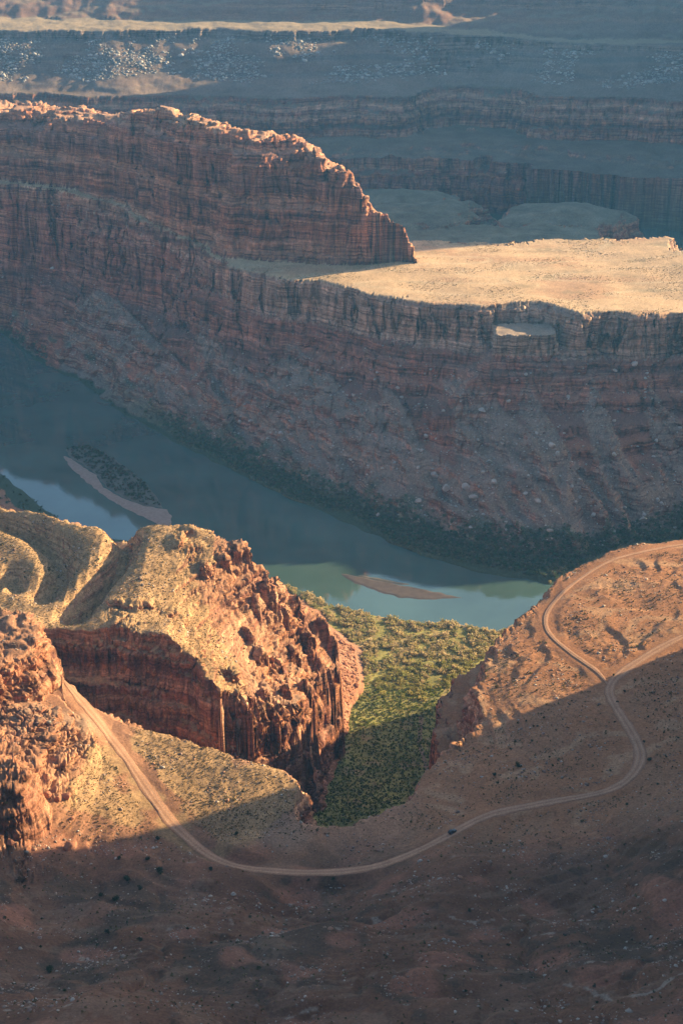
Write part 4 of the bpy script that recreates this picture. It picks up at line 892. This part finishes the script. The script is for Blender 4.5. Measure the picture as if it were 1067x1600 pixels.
def juniper(px, py, r, label, group=None):
    p = ground(px, py)
    if p is None: return
    e = bpy.data.objects.new("juniper", None); link(e); e.location = (p[0], p[1], p[2]); e.scale = (r, r, r); e.rotation_euler = (0, 0, rS.uniform(0, 6.28)); e.empty_display_size = .1
    tag(e, label, "shrub", group); c, t = JM[rS.integers(3)]
    for nm, me in (("crown", c), ("trunk", t)):
        o = bpy.data.objects.new(nm, me); link(o); o.parent = e
JUN = [(247,1362,2.9,"darkest round juniper on the shaded ground below the road bend"),(201,1376,2.7,"wide dark juniper left of the darkest round one"),(178,1406,2.4,"dark juniper lower left of the wide one"),(159,1402,1.7,"small juniper at the left tip of the pale ledge"),(249,1313,1.8,"juniper just inside the shade edge beside the road"),(231,1342,1.8,"grey juniper between the shade edge and the darkest one"),(185,1342,1.7,"small juniper left of the grey one near the shade edge"),(369,1303,1.8,"lone dark juniper above the road in the shade under the grass slope"),(328,1358,1.6,"small juniper on the lower edge of the road bend"),(78,1518,2.6,"large dark juniper alone in the lower left corner"),(219,1388,1.7,"low juniper right of the wide dark one"),(168,1458,1.7,"small juniper beneath the pale ledge on the left"),(219,1468,1.4,"small juniper right of the one beneath the pale ledge"),(808,1197,2.3,"dark juniper among the cracked slickrock right of the gorge"),(773,1210,1.8,"low juniper left of the one among the cracked slickrock"),(1012,1186,1.8,"juniper on the outer side of the right road bend"),(480,1374,1.3,"tiny juniper just below the lowest stretch of the road"),(521,1374,1.4,"tiny juniper right of the other below the lowest stretch of road")]
for a, b, r, lb in JUN: juniper(a, b, r, lb)
for i in range(26):
    a, b = rb.uniform(740, 1060), rb.uniform(930, 1160); zn = "in the sun" if b < 1060 else "in the shade"
    juniper(a, b, rb.uniform(.7, 1.2), f"small dark shrub {zn} on the bench {'by the gorge rim' if a < 850 else 'between the two tracks' if a < 950 else 'near the track junction'}", "small shrubs on the right bench")
for i in range(22):
    a, b = rb.uniform(30, 1040), rb.uniform(1400, 1590)
    juniper(a, b, rb.uniform(.6, 1.1), f"tiny shrub on the shaded slope {'well below' if b > 1490 else 'just below'} the road, {'left' if a < 370 else 'middle' if a < 700 else 'right'} third", "small shrubs on the shaded near slope")

# ------------------------------------------------------------------ sandbars in the river
def bar(name, px, hmax, mat, label, seed):
    poly = [P(a, b, 0) for a, b in px]; xs = [p[0] for p in poly]; ys = [p[1] for p in poly]
    n = 90; gxx, gyy = np.meshgrid(np.linspace(min(xs) - 4, max(xs) + 4, n), np.linspace(min(ys) - 4, max(ys) + 4, n))
    d2 = np.full(gxx.shape, 1e9); ins = np.zeros(gxx.shape, bool)
    for i in range(len(poly)):
        (ax, ay), (bx, by) = poly[i], poly[(i + 1) % len(poly)]; ex, ey = bx - ax, by - ay
        t = np.clip(((gxx - ax) * ex + (gyy - ay) * ey) / (ex * ex + ey * ey + 1e-9), 0, 1); d2 = np.minimum(d2, (gxx - ax - t * ex) ** 2 + (gyy - ay - t * ey) ** 2)
        if ay != by: ins ^= ((ay > gyy) != (by > gyy)) & (gxx < ex * (gyy - ay) / (by - ay) + ax)
    d = np.where(ins, 1, -1) * np.sqrt(d2) + n2(gxx, gyy, 9, seed) * 1.4
    z = np.clip(d * .16, -1.2, hmax) + n2(gxx, gyy, 7, seed + 1) * .06
    i = np.arange(n * n).reshape(n, n); q = np.stack([i[:-1, :-1], i[:-1, 1:], i[1:, 1:], i[1:, :-1]], -1).reshape(-1, 4)
    q = q[(z.ravel()[q].max(1) > -1.1)]
    u, inv = np.unique(q, return_inverse=True); V = np.stack([gxx, gyy, z], -1).reshape(-1, 3)[u]
    tag(mesh_np(name, V, inv.reshape(-1, 4), mat, smooth=True), label, "sandbar", kind='structure')
    return V[V[:, 2] > .35]
M_SAND = simple_material("bar_sand", (.34,.24,.19), .9, .15, .3, .2)
M_MUD2 = simple_material("wet_bar_mud", (.10,.075,.06), .5, .2, .2, .4)
M_MUD = simple_material("bar_mud", (.13,.11,.08), .6, .2, .2, .4)
bar("sandbar", [(99,712),(112,716),(128,728),(150,742),(163,762),(190,778),(225,790),(262,796),(268,808),(267,820),(252,822),(225,808),(195,794),(165,776),(140,756),(112,732)], .8, M_SAND, "pink sand edge of the wooded river island", 150)
vi = bar("island", [(104,702),(120,696),(142,697),(165,708),(185,722),(208,738),(228,756),(245,776),(256,794),(225,790),(190,776),(166,760),(150,740),(128,724),(108,714)], 1.3, M_MUD, "low wooded island in the river", 152)
vi2 = vi[np.random.default_rng(2).integers(len(vi), size=420)] + np.random.default_rng(3).normal(0, .7, (420, 3)) * [1, 1, 0]
scatter("island_thicket", bushes, vi2, rS.uniform(1.3, 2.6, len(vi2)), 9, MP, np.array([(.06,.085,.04),(.09,.11,.05),(.14,.09,.05)]), "dark green thicket covering the river island", "thicket")
bar("mudbar", [(532,896),(548,898),(575,904),(610,911),(650,919),(690,927),(720,934),(690,936),(655,937),(625,934),(590,924),(560,913),(542,905)], .35, M_MUD2, "long brown mud bar lying low in the river", 154)
bar("mudbar", [(560,899),(600,905),(640,913),(628,914),(590,908)], .45, M_MUD, "narrow raised back of the brown mud bar", 156)

# ------------------------------------------------------------------ the car
M_CARP = simple_material("car_paint", (.012,.018,.03), .25, .1, 2.0, .6); M_GLS = simple_material("car_glass", (.01,.012,.015), .05, .05, 1.0, .8)
M_TYRE = simple_material("tyre_rubber", (.02,.02,.02), .9, .1, 4.0, .2); M_RIM = simple_material("rim_metal", (.35,.35,.36), .35, .1, 4.0, .5, metal=.8)
M_LAMP = simple_material("lamp_glass", (.6,.6,.58), .15, .05, 4.0, .6); M_TAIL = simple_material("tail_lamp_red", (.35,.02,.015), .2, .05, 4.0, .6)
def prism(name, prof, w0, w1, mat, parent, zb=None):
    """side profile (x, z, half width) swept across the car"""
    V = [(x, -w, z) for x, z, w in prof] + [(x, w, z) for x, z, w in prof]; n = len(prof)
    Fc = [tuple(range(n))[::-1], tuple(range(n, 2 * n))] + [(i, (i + 1) % n, n + (i + 1) % n, n + i) for i in range(n)]
    me = bpy.data.meshes.new(name); me.from_pydata(V, [], Fc); me.materials.append(mat); me.update()
    o = link(bpy.data.objects.new(name, me)); o.parent = parent
    b = o.modifiers.new("bevel", 'BEVEL'); b.width = .06; b.segments = 2
    return o
def cyl(name, r, w, loc, mat, parent):
    V, Fc = [], []; n = 20
    for s in (-w / 2, w / 2):
        for i in range(n): V.append((r * math.cos(i * 6.283 / n), s, r * math.sin(i * 6.283 / n)))
    Fc = [tuple(range(n))[::-1], tuple(range(n, 2 * n))] + [(i, (i + 1) % n, n + (i + 1) % n, n + i) for i in range(n)]
    me = bpy.data.meshes.new(name); me.from_pydata(V, [], Fc); me.materials.append(mat); o = link(bpy.data.objects.new(name, me)); o.parent = parent; o.location = loc; return o
cp = ROAD[np.argmin([(project(p[0], p[1], float(BENCH_TOP(p[0], p[1])))[0] - 707) ** 2 + (project(p[0], p[1], float(BENCH_TOP(p[0], p[1])))[1] - 1303) ** 2 for p in ROAD])]
ci = int(np.argmin(np.hypot(*(ROAD - cp).T))); cd = ROAD[ci + 2] - ROAD[ci - 2]
car = link(bpy.data.objects.new("car", None)); car.empty_display_size = .2
car.location = (cp[0], cp[1], float(Look(np.array([cp[0]]), np.array([cp[1]]))(G['btop'])[0]) + .42); car.rotation_euler = (0, 0, math.atan2(cd[1], cd[0]))
tag(car, "small black off road car driving on the pale dirt road", "car")
prism("body", [(-2.3,.45,.92),(-2.3,.95,.92),(-2.2,1.12,.9),(.9,1.12,.9),(2.15,.98,.88),(2.35,.8,.9),(2.35,.45,.92)], 0, 0, M_CARP, car)
prism("cabin", [(-2.15,1.10,.86),(-1.95,1.72,.72),(.1,1.74,.72),(.95,1.10,.86)], 0, 0, M_GLS, car)
prism("roof", [(-1.97,1.70,.74),(-1.93,1.80,.70),(.05,1.82,.70),(.15,1.70,.74)], 0, 0, M_CARP, car)
for x in (-1.4, 1.45):
    for y in (-.84, .84):
        wv = link(bpy.data.objects.new("wheel", None)); wv.parent = car; wv.location = (x, y, .42); wv.empty_display_size = .1
        cyl("tyre", .42, .26, (0, 0, 0), M_TYRE, wv); cyl("rim", .23, .27, (0, 0, 0), M_RIM, wv)
for y in (-.66, .66):
    cyl("headlight", .12, .2, (2.3, y, .82), M_LAMP, car); prism("tail_light", [(-2.33,.85,.07),(-2.33,1.05,.07),(-2.25,1.05,.07),(-2.25,.85,.07)], 0, 0, M_TAIL, car).location.y = y * 1.1

# ------------------------------------------------------------------ haze
def haze(density):
    bm_v = [(x, y, z) for x in (-8900, 8900) for y in (-5900, 11900) for z in (-14, 820)]
    f = [(0,1,3,2),(4,6,7,5),(0,4,5,1),(2,3,7,6),(0,2,6,4),(1,5,7,3)]
    me = bpy.data.meshes.new("haze"); me.from_pydata(bm_v, [], f)
    m = bpy.data.materials.new("haze_air"); m.use_nodes = True; n = m.node_tree.nodes; n.remove(n["Principled BSDF"])
    v = n.new("ShaderNodeVolumePrincipled"); v.inputs["Color"].default_value = (.16, .50, 1.0, 1); v.inputs["Density"].default_value = density; v.inputs["Anisotropy"].default_value = .2
    m.node_tree.links.new(v.outputs[0], n["Material Output"].inputs["Volume"]); me.materials.append(m)
    return tag(link(bpy.data.objects.new("haze", me)), "thin blue haze filling the canyon", "haze", kind='stuff')
haze(0.5e-4)
print("scene built", round(time.time() - T0, 1), "verts", len(ALLV))
